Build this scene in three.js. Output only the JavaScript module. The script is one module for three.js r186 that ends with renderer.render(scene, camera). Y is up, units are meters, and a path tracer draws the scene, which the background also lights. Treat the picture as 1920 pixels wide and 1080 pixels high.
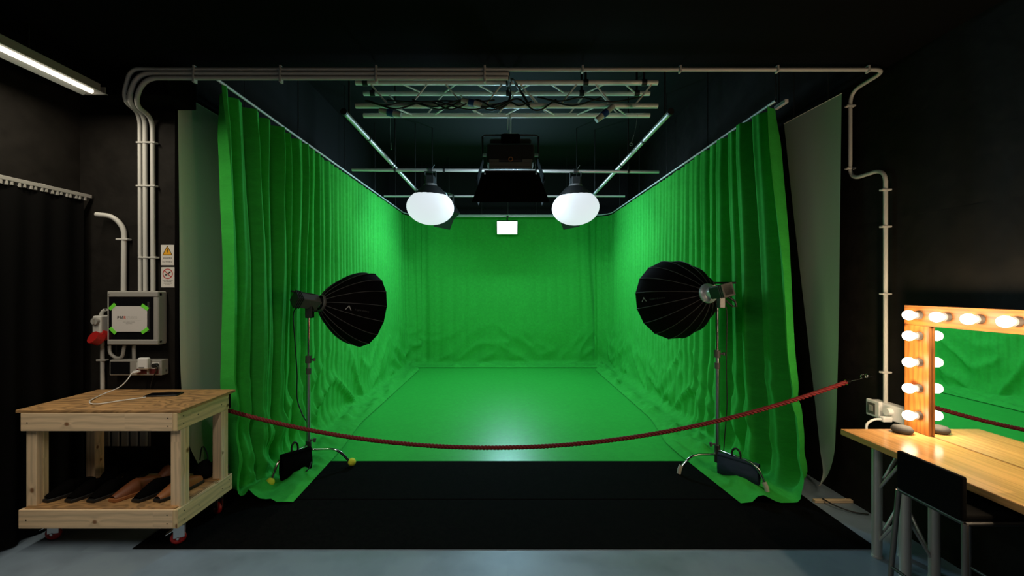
import * as THREE from 'three';
import { RoundedBoxGeometry } from 'three/addons/geometries/RoundedBoxGeometry.js';
import { mergeGeometries, toCreasedNormals } from 'three/addons/utils/BufferGeometryUtils.js';
import { RectAreaLightUniformsLib } from 'three/addons/lights/RectAreaLightUniformsLib.js';

// ---------------------------------------------------------------- camera, light levels, exposure
RectAreaLightUniformsLib.init();
const scene = new THREE.Scene();
scene.background = new THREE.Color(0x000000);
const EYE = 1.55, F = 800, CX = 950, CY = 540;            // eye height in metres, focal length and vanishing point in photo pixels
const camera = new THREE.PerspectiveCamera(2 * Math.atan(540 / F) * 180 / Math.PI, 16 / 9, 0.05, 60);
camera.position.set(0, EYE, 0);
camera.lookAt(0, EYE, -1);
camera.setViewOffset(1920, 1080, 960 - CX, 0, 1920, 1080);
const renderer = new THREE.WebGLRenderer();
renderer.toneMapping = THREE.LinearToneMapping;
renderer.toneMappingExposure = 1.0;
renderer.shadowMap.enabled = true;
const L = {
  lantern: 0.42,        // point lights inside each lantern softbox (candela, four of them)
  flood: 66,           // flood panels aimed at the side curtains (radiance)
  pool: 205,             // barn door softlight over the stage floor
  panel: 230,           // small panel at the back of the stage
  bulb: 0.16,          // each dressing mirror bulb
  tube: 80,            // fluorescent batten on the left
  room: 11,           // ceiling panel over the room, just above the picture
};
const COOL = 0xdfeaff, STAGE = 0xd0ecff, WARM = 0xffe2b8, TUBE = 0xfff3dc, ROOM = 0xfff6ea;

// ---------------------------------------------------------------- helpers
const V = (x, y, Z) => new THREE.Vector3(x, y, -Z);                                   // Z is the distance ahead of the camera
const at = (px, py, Z) => V((px - CX) * Z / F, EYE - (py - CY) * Z / F, Z);           // a photo pixel at a known distance
let seed = 7;
const rnd = () => { seed = (seed * 1664525 + 1013904223) >>> 0; return seed / 4294967296; };
const rr = (a, b) => a + (b - a) * rnd();
const hash = (x, y) => { let h = (x | 0) * 374761393 + (y | 0) * 668265263; h = (h ^ (h >>> 13)) * 1274126177; h = h ^ (h >>> 16); return (h >>> 0) / 4294967296; };
function noise(x, y) {
  const xi = Math.floor(x), yi = Math.floor(y), u = x - xi, v = y - yi, a = u * u * (3 - 2 * u), b = v * v * (3 - 2 * v);
  const h = (i, j) => hash((xi + i) | 0, (yi + j) | 0);
  return (h(0, 0) * (1 - a) + h(1, 0) * a) * (1 - b) + (h(0, 1) * (1 - a) + h(1, 1) * a) * b;
}
const fbm = (x, y, o = 4) => { let s = 0, a = 0.5, t = 0; for (let i = 0; i < o; i++) { s += a * noise(x, y); t += a; a /= 2; x = x * 2 + 17.3; y = y * 2 + 9.1; } return s / t; };
const smooth = (a, b, x) => { const t = Math.min(1, Math.max(0, (x - a) / (b - a))); return t * t * (3 - 2 * t); };
const lerp = (a, b, t) => a + (b - a) * t;

function dataTex(w, h, f, srgb = true, rx = 1, ry = 1) {
  const d = new Uint8Array(w * h * 4);
  for (let j = 0; j < h; j++) for (let i = 0; i < w; i++) {
    const c = f(i / w, j / h), k = (j * w + i) * 4;
    for (let n = 0; n < 3; n++) d[k + n] = Math.max(0, Math.min(255, Math.round(c[n] * 255)));
    d[k + 3] = 255;
  }
  const t = new THREE.DataTexture(d, w, h);
  t.wrapS = t.wrapT = THREE.RepeatWrapping; t.magFilter = THREE.LinearFilter; t.minFilter = THREE.LinearMipmapLinearFilter; t.generateMipmaps = true;
  if (srgb) t.colorSpace = THREE.SRGBColorSpace;
  t.repeat.set(rx, ry); t.needsUpdate = true;
  return t;
}
function canvasTex(w, h, draw) {
  const c = document.createElement('canvas'); c.width = w; c.height = h;
  draw(c.getContext('2d'), w, h);
  const t = new THREE.CanvasTexture(c); t.colorSpace = THREE.SRGBColorSpace; t.magFilter = THREE.LinearFilter;
  return t;
}
const mat = (color, roughness = 0.6, o = {}) => {
  const m = new THREE.MeshPhysicalMaterial({ roughness, side: THREE.DoubleSide, ...o });
  if (Array.isArray(color)) m.color.setRGB(...color); else m.color.set(color);
  return m;
};
const glow = (color, strength, base = 0xffffff) => new THREE.MeshStandardMaterial({ color: base, emissive: color, emissiveIntensity: strength, roughness: 0.6 });

const taken = new Map();
const numbered = (n) => { const k = taken.get(n) || 0; taken.set(n, k + 1); return k ? n + '_' + String(k).padStart(3, '0') : n; };
const tag = (o, label, category, group, kind) => { o.userData.label = label; o.userData.category = category; if (group) o.userData.group = group; if (kind) o.userData.kind = kind; return o; };
function mesh(name, geo, m, parent) {
  const g = Array.isArray(geo) ? merge(geo) : geo, o = new THREE.Mesh(g, m);
  o.castShadow = o.receiveShadow = true;
  if (parent) { o.name = name; parent.add(o); } else { o.name = numbered(name); scene.add(o); }
  return o;
}
function thing(name, label, category, pos, group) {
  const o = new THREE.Group(); o.name = numbered(name); if (pos) o.position.copy(pos); scene.add(o);
  return tag(o, label, category, group);
}
const struct = (name, geo, m) => { const o = mesh(name, geo, m); o.userData.kind = 'structure'; return o; };
function merge(list) {
  return mergeGeometries(list.map((g) => { const n = g.index ? g.toNonIndexed() : g.clone(); for (const k of Object.keys(n.attributes)) if (!['position', 'normal', 'uv'].includes(k)) n.deleteAttribute(k); return n; }));
}
const box = (w, h, d, x = 0, y = 0, z = 0) => new THREE.BoxGeometry(w, h, d).translate(x, y, z);
const rbox = (w, h, d, r, x = 0, y = 0, z = 0) => new RoundedBoxGeometry(w, h, d, 2, Math.min(r, w / 2.01, h / 2.01, d / 2.01)).translate(x, y, z);
// a box from its corners; Z ranges are distances ahead of the camera
const slab = (x0, x1, y0, y1, Z0, Z1) => metreUV(box(x1 - x0, y1 - y0, Z1 - Z0, (x0 + x1) / 2, (y0 + y1) / 2, -(Z0 + Z1) / 2));
const rslab = (x0, x1, y0, y1, Z0, Z1, r = 0.004) => metreUV(rbox(x1 - x0, y1 - y0, Z1 - Z0, r, (x0 + x1) / 2, (y0 + y1) / 2, -(Z0 + Z1) / 2));
// texture coordinates in metres from the face direction; the longer side of a board runs along u
function metreUV(g, ox = 0, oy = 0) {
  const p = g.attributes.position, n = g.attributes.normal, uv = new Float32Array(p.count * 2);
  g.computeBoundingBox(); const s = g.boundingBox.getSize(new THREE.Vector3()).toArray();
  for (let i = 0; i < p.count; i++) {
    const a = [Math.abs(n.getX(i)), Math.abs(n.getY(i)), Math.abs(n.getZ(i))], c = [p.getX(i), p.getY(i), p.getZ(i)];
    const k = a[0] >= a[1] && a[0] >= a[2] ? 0 : a[1] >= a[2] ? 1 : 2;
    let [u, v] = [0, 1, 2].filter((q) => q !== k); if (s[v] > s[u]) [u, v] = [v, u];
    uv[2 * i] = c[u] + ox; uv[2 * i + 1] = c[v] + oy;
  }
  g.setAttribute('uv', new THREE.BufferAttribute(uv, 2));
  return g;
}
function rod(a, b, r, r2 = r, seg = 12) {
  const d = new THREE.Vector3().subVectors(b, a), g = new THREE.CylinderGeometry(r2, r, d.length(), seg, 1);
  g.applyQuaternion(new THREE.Quaternion().setFromUnitVectors(new THREE.Vector3(0, 1, 0), d.clone().normalize()));
  return g.translate((a.x + b.x) / 2, (a.y + b.y) / 2, (a.z + b.z) / 2);
}
function tube(pts, r, seg = 60, rad = 10, tension = 0.5) {
  return new THREE.TubeGeometry(new THREE.CatmullRomCurve3(pts, false, 'catmullrom', tension), seg, r, rad, false);
}
// a pipe of straight runs with rounded elbows
function pipe(pts, r, bend, rad = 10) {
  const path = new THREE.CurvePath(); let from = pts[0];
  for (let i = 1; i < pts.length - 1; i++) {
    const a = new THREE.Vector3().subVectors(pts[i - 1], pts[i]), b = new THREE.Vector3().subVectors(pts[i + 1], pts[i]);
    const k = Math.min(bend, a.length() * 0.49, b.length() * 0.49);
    const p = pts[i].clone().addScaledVector(a.normalize(), k), q = pts[i].clone().addScaledVector(b.normalize(), k);
    path.add(new THREE.LineCurve3(from, p)); path.add(new THREE.QuadraticBezierCurve3(p, pts[i], q)); from = q;
  }
  path.add(new THREE.LineCurve3(from, pts[pts.length - 1]));
  const out = [];
  for (const c of path.curves) { const n = c.isLineCurve3 ? 1 : 8; for (let i = 0; i < n; i++) out.push(c.getPoint(i / n)); }
  out.push(pts[pts.length - 1]);
  return sweep(out, r, rad);
}
// a tube through exactly these points
function sweep(pts, r, rad = 8, radiusAt) {
  const pos = [], idx = [], nor = [], uv = []; let up = new THREE.Vector3(0, 1, 0.0123).normalize(), len = 0;
  for (let i = 0; i < pts.length; i++) {
    const t = new THREE.Vector3().subVectors(pts[Math.min(i + 1, pts.length - 1)], pts[Math.max(i - 1, 0)]).normalize();
    if (i === 0 && Math.abs(t.dot(up)) > 0.9) up.set(1, 0, 0.0123).normalize();
    up = up.clone().addScaledVector(t, -up.dot(t)).normalize();
    const side = new THREE.Vector3().crossVectors(t, up), R = radiusAt ? radiusAt(i / (pts.length - 1)) : r;
    if (i) len += pts[i].distanceTo(pts[i - 1]);
    for (let k = 0; k <= rad; k++) {
      const a = k / rad * Math.PI * 2, n = up.clone().multiplyScalar(Math.cos(a)).addScaledVector(side, Math.sin(a));
      pos.push(pts[i].x + n.x * R, pts[i].y + n.y * R, pts[i].z + n.z * R); nor.push(n.x, n.y, n.z); uv.push(len, k / rad);
      if (i && k) { const q = i * (rad + 1) + k, p = q - rad - 1; idx.push(p - 1, p, q - 1, p, q, q - 1); }
    }
  }
  for (const e of [0, pts.length - 1]) {                       // flat ends
    const c = pos.length / 3, t = new THREE.Vector3().subVectors(pts[e ? e : 0], pts[e ? e - 1 : 1]).normalize();
    pos.push(pts[e].x, pts[e].y, pts[e].z); nor.push(t.x, t.y, t.z); uv.push(0, 0);
    for (let k = 0; k <= rad; k++) { const q = e * (rad + 1) + k; pos.push(pos[3 * q], pos[3 * q + 1], pos[3 * q + 2]); nor.push(t.x, t.y, t.z); uv.push(0, 0); }
    for (let k = 1; k <= rad; k++) e ? idx.push(c, c + k + 1, c + k) : idx.push(c, c + k, c + k + 1);
  }
  const g = new THREE.BufferGeometry();
  g.setAttribute('position', new THREE.Float32BufferAttribute(pos, 3)); g.setAttribute('normal', new THREE.Float32BufferAttribute(nor, 3)); g.setAttribute('uv', new THREE.Float32BufferAttribute(uv, 2)); g.setIndex(idx);
  return g;
}
// a sheet of cols x rows points given by f(u, v) -> Vector3
function sheet(cols, rows, f, ulen = 1, vlen = 1) {
  const pos = [], uv = [], idx = [];
  for (let j = 0; j <= rows; j++) for (let i = 0; i <= cols; i++) {
    const p = f(i / cols, j / rows); pos.push(p.x, p.y, p.z); uv.push(i / cols * ulen, j / rows * vlen);
    if (i && j) { const q = j * (cols + 1) + i, p0 = q - cols - 1; idx.push(p0 - 1, q - 1, p0, p0, q - 1, q); }
  }
  const g = new THREE.BufferGeometry();
  g.setAttribute('position', new THREE.Float32BufferAttribute(pos, 3)); g.setAttribute('uv', new THREE.Float32BufferAttribute(uv, 2)); g.setIndex(idx);
  g.computeVertexNormals();
  return g;
}
const place = (g, q, p) => g.applyQuaternion(q).translate(p.x, p.y, p.z);
const lathe = (pts, seg = 32) => new THREE.LatheGeometry(pts.map(([r, y]) => new THREE.Vector2(r, y)), seg);
function area(color, intensity, w, h, pos, target, parent = scene) {
  const l = new THREE.RectAreaLight(color, intensity, w, h); l.name = 'lamp_area_light';
  parent.add(l); l.position.copy(pos); l.lookAt(target); return l;
}

// ---------------------------------------------------------------- materials
const wallTex = dataTex(512, 512, (u, v) => { const n = 0.78 + 0.3 * fbm(u * 24, v * 24, 4); return [n, n, n]; }, true, 0.5, 0.5);
const wallBump = dataTex(512, 512, (u, v) => { const n = fbm(u * 40, v * 40, 4) * 0.6 + fbm(u * 6, v * 6, 2) * 0.4; return [n, n, n]; }, false, 0.5, 0.5);
const floorTex = dataTex(512, 512, (u, v) => { const n = 0.84 + 0.24 * fbm(u * 14, v * 14, 5); return [n, n, n * 1.01]; }, true, 0.4, 0.4);
const pineTex = dataTex(1024, 512, (u, v) => {
  let y = v * 7 + 0.5 * fbm(u * 3, v * 5, 3); let k = 0;
  for (const [kx, ky, s] of [[0.13, 0.21, 0.012], [0.42, 0.62, 0.017], [0.66, 0.33, 0.011], [0.83, 0.8, 0.015], [0.3, 0.9, 0.009], [0.93, 0.12, 0.01], [0.55, 0.1, 0.008]]) {
    const dx = (u - kx) / 1.0, dy = (v - ky) * 0.5, d = Math.hypot(dx * 0.8, dy);
    y += 0.35 * Math.exp(-d * d / (s * s * 5)) * Math.sign(dy || 1); k = Math.max(k, Math.exp(-Math.pow(d / s, 4)));
  }
  const g = 0.5 + 0.5 * Math.sin(y * 14 + 3 * fbm(u * 2, v * 9, 2)), f = fbm(u * 12, v * 160, 2);
  const t = 0.96 - 0.09 * g * g - 0.08 * f;
  return [lerp(t, 0.42, k * 0.8), lerp(t * 0.87, 0.25, k * 0.8), lerp(t * 0.7, 0.13, k * 0.8)];
});
const plyTex = dataTex(1024, 1024, (u, v) => {
  const n = fbm(u * 2.2 + 3 * fbm(u * 1.6, v * 3, 2), v * 6, 4), g = 0.5 + 0.5 * Math.sin(n * 52), f = fbm(u * 20, v * 140, 2);
  const t = 0.84 - 0.2 * g * g - 0.12 * f;
  return [t, t * 0.78, t * 0.52];
});
const oakTex = dataTex(1024, 512, (u, v) => {
  const s = Math.floor(v * 9), o = hash(s, 5), j = Math.floor(u * 2 + o * 2), t0 = 0.86 + 0.13 * hash(s, j + 40);
  const g = fbm(u * 5 + s * 7, v * 60, 4), t = t0 - 0.22 * g;
  return [t, t * 0.78, t * 0.52];
});
const boardTex = dataTex(1024, 256, (u, v) => {
  let k = 0; for (const [kx, ky] of [[0.2, 0.6], [0.55, 0.35], [0.8, 0.7]]) k = Math.max(k, Math.exp(-Math.pow(Math.hypot((u - kx) * 4, v - ky) / 0.09, 4)));
  const g = 0.5 + 0.5 * Math.sin((v * 3 + 0.6 * fbm(u * 4, v * 3, 3)) * 18), t = 0.86 - 0.14 * g * g - 0.12 * fbm(u * 9, v * 70, 2);
  return [lerp(t, 0.45, k), lerp(t * 0.74, 0.24, k), lerp(t * 0.44, 0.1, k)];
});
const clothTex = dataTex(512, 512, (u, v) => { const n = 0.86 + 0.1 * fbm(u * 30, v * 30, 3) + 0.06 * fbm(u * 160, v * 160, 2); return [n, n, n]; });
const rugTex = dataTex(256, 256, (u, v) => { const n = 0.6 + 0.6 * fbm(u * 60, v * 60, 3); return [n, n, n]; });

const M = {
  wall: mat([0.0125, 0.0108, 0.009], 0.7, { specularIntensity: 0.2, map: wallTex, bumpMap: wallBump, bumpScale: 0.004 }),
  ceiling: mat([0.003, 0.0029, 0.0028], 0.9, { specularIntensity: 0.1 }),
  stageBlack: mat([0.01, 0.0105, 0.0107], 0.85, { specularIntensity: 0.3 }),
  floor: mat([0.23, 0.305, 0.375], 0.42, { map: floorTex }),
  rug: mat([0.0034, 0.003, 0.0027], 0.95, { specularIntensity: 0.1, map: rugTex }),
  green: mat([0.048, 0.53, 0.062], 0.92, { map: clothTex, specularIntensity: 0.25, transmission: 0.06, thickness: 0 }),
  vinyl: mat([0.042, 0.5, 0.062], 0.33, { map: clothTex, specularIntensity: 1 }),
  blackCloth: mat([0.003, 0.0028, 0.0027], 0.95, { specularIntensity: 0.15 }),
  paper: mat([0.7, 0.69, 0.66], 0.85),
  pvc: mat([0.52, 0.51, 0.47], 0.45),
  pvcDark: mat([0.3, 0.288, 0.26], 0.5),
  white: mat([0.72, 0.72, 0.7], 0.4),
  alu: mat([0.58, 0.56, 0.53], 0.36, { metalness: 0.55 }),
  trussAlu: mat([0.92, 0.9, 0.86], 0.34, { metalness: 0.15 }),
  steel: mat([0.6, 0.6, 0.6], 0.28, { metalness: 1 }),
  chrome: mat([0.85, 0.85, 0.85], 0.12, { metalness: 1 }),
  darkSteel: mat([0.1, 0.1, 0.1], 0.4, { metalness: 0.8 }),
  black: mat([0.01, 0.01, 0.01], 0.5),
  blackMatte: mat([0.0025, 0.0022, 0.002], 0.9, { specularIntensity: 0.08 }),
  blackGloss: mat([0.006, 0.006, 0.007], 0.12),
  softFabric: mat([0.0026, 0.0017, 0.0018], 0.8, { specularIntensity: 0.1 }),
  piping: mat([0.05, 0.042, 0.045], 0.6),
  grey: mat([0.09, 0.085, 0.08], 0.5),
  pine: mat(0xffffff, 0.62, { map: pineTex }),
  pineGreenBounce: mat([0.93, 0.95, 0.82], 0.62, { map: pineTex }),  // same pine, with the green bounce from the stage put into its tint
  ply: mat([0.86, 0.82, 0.76], 0.6, { map: plyTex }),
  oak: mat([0.84, 0.77, 0.66], 0.16, { map: oakTex }),
  frameWood: mat([0.5, 0.34, 0.19], 0.4, { map: boardTex }),
  red: mat([0.34, 0.01, 0.008], 0.45),
  rope: mat([0.17, 0.006, 0.006], 0.7),
  cable: mat([0.008, 0.008, 0.008], 0.5),
  blue: mat([0.012, 0.05, 0.2], 0.45),
  yellow: mat([0.78, 0.8, 0.05], 0.9),
  tape: mat([0.16, 0.75, 0.04], 0.6),
  navy: mat([0.012, 0.026, 0.055], 0.85),
  leather: mat([0.2, 0.06, 0.02], 0.5),
  tan: mat([0.34, 0.12, 0.035], 0.5),
  mirror: mat([0.93, 0.95, 0.94], 0.015, { metalness: 1 }),
};
pineTex.repeat.set(1, 2); plyTex.repeat.set(1, 1); oakTex.repeat.set(0.7, 1.4); boardTex.repeat.set(1, 4); clothTex.repeat.set(1, 1); rugTex.repeat.set(1, 1);

// ---------------------------------------------------------------- the room
const STAGE_CEIL = 4.07, CEIL = 3.0, XR = 2.5, XL = -3.05, ZW = 3.05, ZB = 8.8, XE = -2.372;
struct('floor', slab(XL - 0.1, XR + 0.1, -0.1, 0, -3, ZB + 0.1), M.floor);
struct('wall_left', slab(XL - 0.1, XL, 0, CEIL, -3, ZW), M.wall);
struct('wall_right', slab(XR, XR + 0.1, 0, STAGE_CEIL, -3, ZB + 0.1), M.wall);
struct('wall_alcove', slab(XL - 0.1, XE, 0, STAGE_CEIL, ZW, ZW + 0.03), M.wall);
struct('wall_stage_left', slab(XE - 0.1, XE - 0.05, 0, STAGE_CEIL, ZW + 0.03, ZB), M.stageBlack);
struct('wall_back', slab(XE - 0.1, XR, 0, STAGE_CEIL, ZB, ZB + 0.1), M.stageBlack);
struct('wall_rear', slab(XL - 0.1, XR + 0.1, 0, CEIL, -3.1, -3), M.wall);
struct('ceiling', slab(XL - 0.1, XR, CEIL, CEIL + 0.1, -3, 2.8), M.ceiling);
struct('ceiling_stage', slab(XE - 0.1, XR, STAGE_CEIL, STAGE_CEIL + 0.1, 2.7, ZB + 0.1), M.stageBlack);
struct('trim_1', slab(XL - 0.1, XR, CEIL + 0.1, STAGE_CEIL, 2.7, 2.8), M.ceiling);               // upstand above the opening
struct('trim_2', slab(-2.74, -2.22, 2.82, CEIL + 0.3, 2.8, ZW), M.ceiling);                      // bulkhead in the corner above the fuse box

// ---------------------------------------------------------------- stage floor and mats
const FL = 0.006;
const stageFloor = tag(mesh('stage_floor_vinyl', slab(-2.2, 2.25, 0.0005, FL, 3.8, 8.75), M.vinyl), 'glossy green vinyl floor of the green screen stage', 'flooring', null, 'structure');
tag(mesh('black_carpet', slab(-2.22, 2.2, 0.0005, 0.009, 3.12, 3.8), M.rug), 'black carpet strip next to the green stage floor', 'carpet');
tag(mesh('black_carpet', slab(-2.22, 2.2, 0.0005, 0.006, 2.53, 3.119), M.rug), 'black carpet strip whose front edge meets the grey floor', 'carpet');

// ---------------------------------------------------------------- green curtains
const RAIL_Y = 3.0;
function drape(name, label, path, len, cols, o) {
  const rows = 84, T = o.bottom ?? 0.016, R = 0.1, drop = RAIL_Y - 0.02 - (T + R), arc = R * Math.PI / 2;
  const table = [0]; for (let i = 1; i <= 400; i++) table.push(table[i - 1] + len / 400 / lerp(o.wave, o.waveFar, smooth(0, 2.4, i / 400 * len)));
  const turns = (s) => { const q = Math.min(399.999, Math.max(0, s / len * 400)), a = Math.floor(q); return lerp(table[a], table[a + 1], q - a); };
  const f = (u, v) => {
    const s = u * len, P = path(s), sweepW = o.sweep(s), total = drop + arc + Math.max(0.02, sweepW - R);
    const l = v * total; let y, inward, flat = 0;
    if (l < drop) { y = RAIL_Y - 0.02 - l; inward = 0; }
    else if (l < drop + arc) { const a = (l - drop) / R; y = T + R - R * Math.sin(a); inward = R * (1 - Math.cos(a)); flat = a / (Math.PI / 2); }
    else { y = T; inward = R + (l - drop - arc); flat = 1; }
    const h = 1 - Math.max(0, y) / RAIL_Y;                                   // 0 at the rail, 1 at the floor
    const A = o.amp(s) * lerp(1, 0.3, smooth(0.3, 0.92, h) * smooth(0.4, 1.8, s)), wob = 1.6 * (fbm(s * 1.1 + o.k, h * 1.3, 2) - 0.5);
    const ph = turns(s) * 2 * Math.PI + 2.4 * fbm(s * 1.7 + o.k, 3, 2) + wob * 2.4;
    let d = A * (Math.sin(ph) + 0.35 * Math.sin(2 * ph + 1.3 + wob) + 0.4 * Math.sin(0.43 * ph + 2)) * lerp(0.75, 1, smooth(0, 0.12, h));
    d += A * 1.4 * (fbm(s * 2.3 + o.k, h * 2.2, 2) - 0.5);
    // creases that gather towards the hem
    const low = smooth(0.6, 0.95, h) * (1 - 0.6 * flat), rid = 1 - Math.abs(2 * fbm(s * 2.0 + o.k + 1.2 * h, h * 10 + 1.1 * Math.sin(s * 2.6 + o.k), 2) - 1);
    d += low * o.hem * (Math.pow(rid, 3) - 0.4 + 0.5 * (fbm(s * 4.1 + o.k, h * 9, 2) - 0.5));
    d += 0.004 * (fbm(s * 9 + o.k, h * 7, 2) - 0.5);
    const dd = d * (1 - flat) + o.lean(h) ;
    const floorBump = flat * (o.ruck * Math.pow(fbm(s * 4 + o.k, inward * 9 + s, 3), 3) * smooth(0, 0.06, sweepW - inward) );
    let x = P.x + P.nx * (inward + dd), Z = P.Z + P.nz * (inward + dd);
    const near = Math.max(0, 1 - s / 0.9);
    x += o.fx * near * h * h; Z += o.fz * near * h;
    return V(x, Math.max(T, y) + Math.max(0, floorBump), Z);
  };
  return tag(mesh(name, sheet(cols, rows, f, len, 3.4), M.green), label, 'curtain');
}
const pathOf = (x0, Z0, x1, Z1, r, dir) => {                                    // straight run, then a rounded corner towards the middle
  const L1 = Math.hypot(x1 - x0, Z1 - Z0);
  return (s) => {
    if (s < L1) return { x: lerp(x0, x1, s / L1), Z: lerp(Z0, Z1, s / L1), nx: dir, nz: 0 };
    const a = Math.min((s - L1) / r, Math.PI / 2);
    return { x: x1 + dir * r * (1 - Math.cos(a)), Z: Z1 + r * Math.sin(a), nx: dir * Math.cos(a), nz: -Math.sin(a) };
  };
};
const curtainL = drape('green_curtain', 'green chroma key curtain along the side of the stage by the wooden workbench', pathOf(-2.03, 3.0, -2.0, 8.25, 0.3, 1), 5.25 + 0.471, 760, {
  k: 3, wave: 0.2, waveFar: 0.115, amp: (s) => lerp(0.062, 0.01, smooth(0.2, 2.6, s)), hem: 0.075, ruck: 0.16, sweep: (s) => 0.43 - 0.1 * smooth(0.8, 2, s) - 0.18 * smooth(4.9, 5.7, s), lean: (h) => 0.03 * h * h, fx: 0.04, fz: 0.06 });
const curtainR = drape('green_curtain', 'green chroma key curtain along the side of the stage by the dressing table', pathOf(2.1, 3.36, 2.05, 8.25, 0.3, -1), 4.89 + 0.471, 720, {
  k: 11, wave: 0.21, waveFar: 0.115, amp: (s) => lerp(0.06, 0.01, smooth(0.1, 2.2, s)), hem: 0.07, ruck: 0.16, sweep: (s) => 0.5 - 0.14 * smooth(0.6, 1.8, s) - 0.18 * smooth(4.5, 5.3, s), lean: (h) => 0.03 * h * h, fx: 0.1, fz: -0.32 });
const curtainB = drape('green_curtain', 'green chroma key curtain across the back of the stage', (s) => ({ x: -1.74 + s, Z: 8.57, nx: 0, nz: -1 }), 3.52, 420, {
  k: 23, wave: 0.24, waveFar: 0.24, amp: (s) => 0.004 + 0.012 * (smooth(0.5, 0, s) + smooth(3, 3.5, s)), hem: 0.04, ruck: 0.12, sweep: () => 0.3, lean: (h) => -0.01 + 0.05 * h * h, fx: 0, fz: 0 });
// white ceiling tracks that carry them
{
  const track = (name, label, pts) => {
    const t = thing(name, label, 'curtain track', null, 'green curtain tracks');
    mesh('rail', sweep(pts, 0.0105, 8), M.white, t);
    for (let i = 0; i < pts.length; i += Math.max(1, Math.floor(pts.length / 5))) mesh('hanger', rod(pts[i], pts[i].clone().setY(STAGE_CEIL), 0.005), M.black, t);
  };
  const run = (path, len, n, k = 0) => Array.from({ length: n }, (_, i) => { const P = path(k + (len - k) * i / (n - 1)); return V(P.x, RAIL_Y + 0.012, P.Z); });
  track('curtain_track', 'white ceiling track over the curtain near the workbench', run(pathOf(-2.03, 2.96, -2.0, 8.25, 0.3, 1), 5.29 + 0.471, 40));
  track('curtain_track', 'white ceiling track over the curtain near the dressing table', run(pathOf(2.1, 3.33, 2.05, 8.25, 0.3, -1), 4.92 + 0.471, 40));
  track('curtain_track', 'white ceiling track over the back curtain', [V(-1.7, RAIL_Y + 0.012, 8.55), V(-0.5, RAIL_Y + 0.012, 8.55), V(0.6, RAIL_Y + 0.012, 8.55), V(1.75, RAIL_Y + 0.012, 8.55)]);
  const spare = thing('track_end', 'short white end of a second track beside the curtain top', 'curtain track');
  mesh('rail', rbox(0.03, 0.03, 0.14, 0.005, 2.2, 3.02, -3.42), M.white, spare);
  mesh('hanger', rod(V(2.2, 3.03, 3.45), V(2.2, STAGE_CEIL, 3.45), 0.005), M.black, spare);
}

// ---------------------------------------------------------------- white backdrop sheets beside the curtains
function backdrop(label, edgeNear, edgeFar, cols = 20) {          // two edge curves, each a list of points from top to hem
  const a = new THREE.CatmullRomCurve3(edgeNear), b = new THREE.CatmullRomCurve3(edgeFar);
  const g = sheet(cols, 70, (u, v) => { const p = a.getPoint(v).lerp(b.getPoint(v), u); p.x += 0.02 * Math.sin(u * Math.PI) * Math.sin(v * 2.6); return p; }, 0.7, 3);
  const t = thing('backdrop_sheet', label, 'backdrop sheet');
  mesh('sheet', g, M.paper, t);
  const top0 = edgeNear[0], top1 = edgeFar[0];
  mesh('top_bar', rod(top0.clone(), top1.clone(), 0.003), M.paper, t);
  for (const k of [0.2, 0.8]) { const p = top0.clone().lerp(top1, k); mesh('hanger', rod(p, p.clone().setY(STAGE_CEIL), 0.003), M.black, t); }
}
backdrop('plain white backdrop sheet hanging edge on behind the workbench', [at(333, 172, 3.045), at(336, 400, 3.045), at(340, 725, 3.05), V(-2.32, 0.45, 3.1), V(-2.3, 0.2, 3.2)], [V(-2.34, 2.95, 4.0), V(-2.34, 2, 4.0), V(-2.33, 0.9, 3.9), V(-2.32, 0.5, 3.7), V(-2.3, 0.2, 3.5)]);
backdrop('plain white backdrop sheet with a curling hem hanging beside the dressing table', [at(1578, 175, 3.06), at(1575, 420, 3.06), at(1572, 640, 3.07), at(1567, 800, 3.1), at(1564, 850, 3.12), at(1553, 888, 3.13), at(1535, 911, 3.14)],
  [at(1470, 232, 3.69), at(1490, 420, 3.6), at(1513, 620, 3.48), at(1531, 780, 3.36), at(1538, 845, 3.3), at(1543, 885, 3.24), at(1537, 910, 3.18)]);

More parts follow.
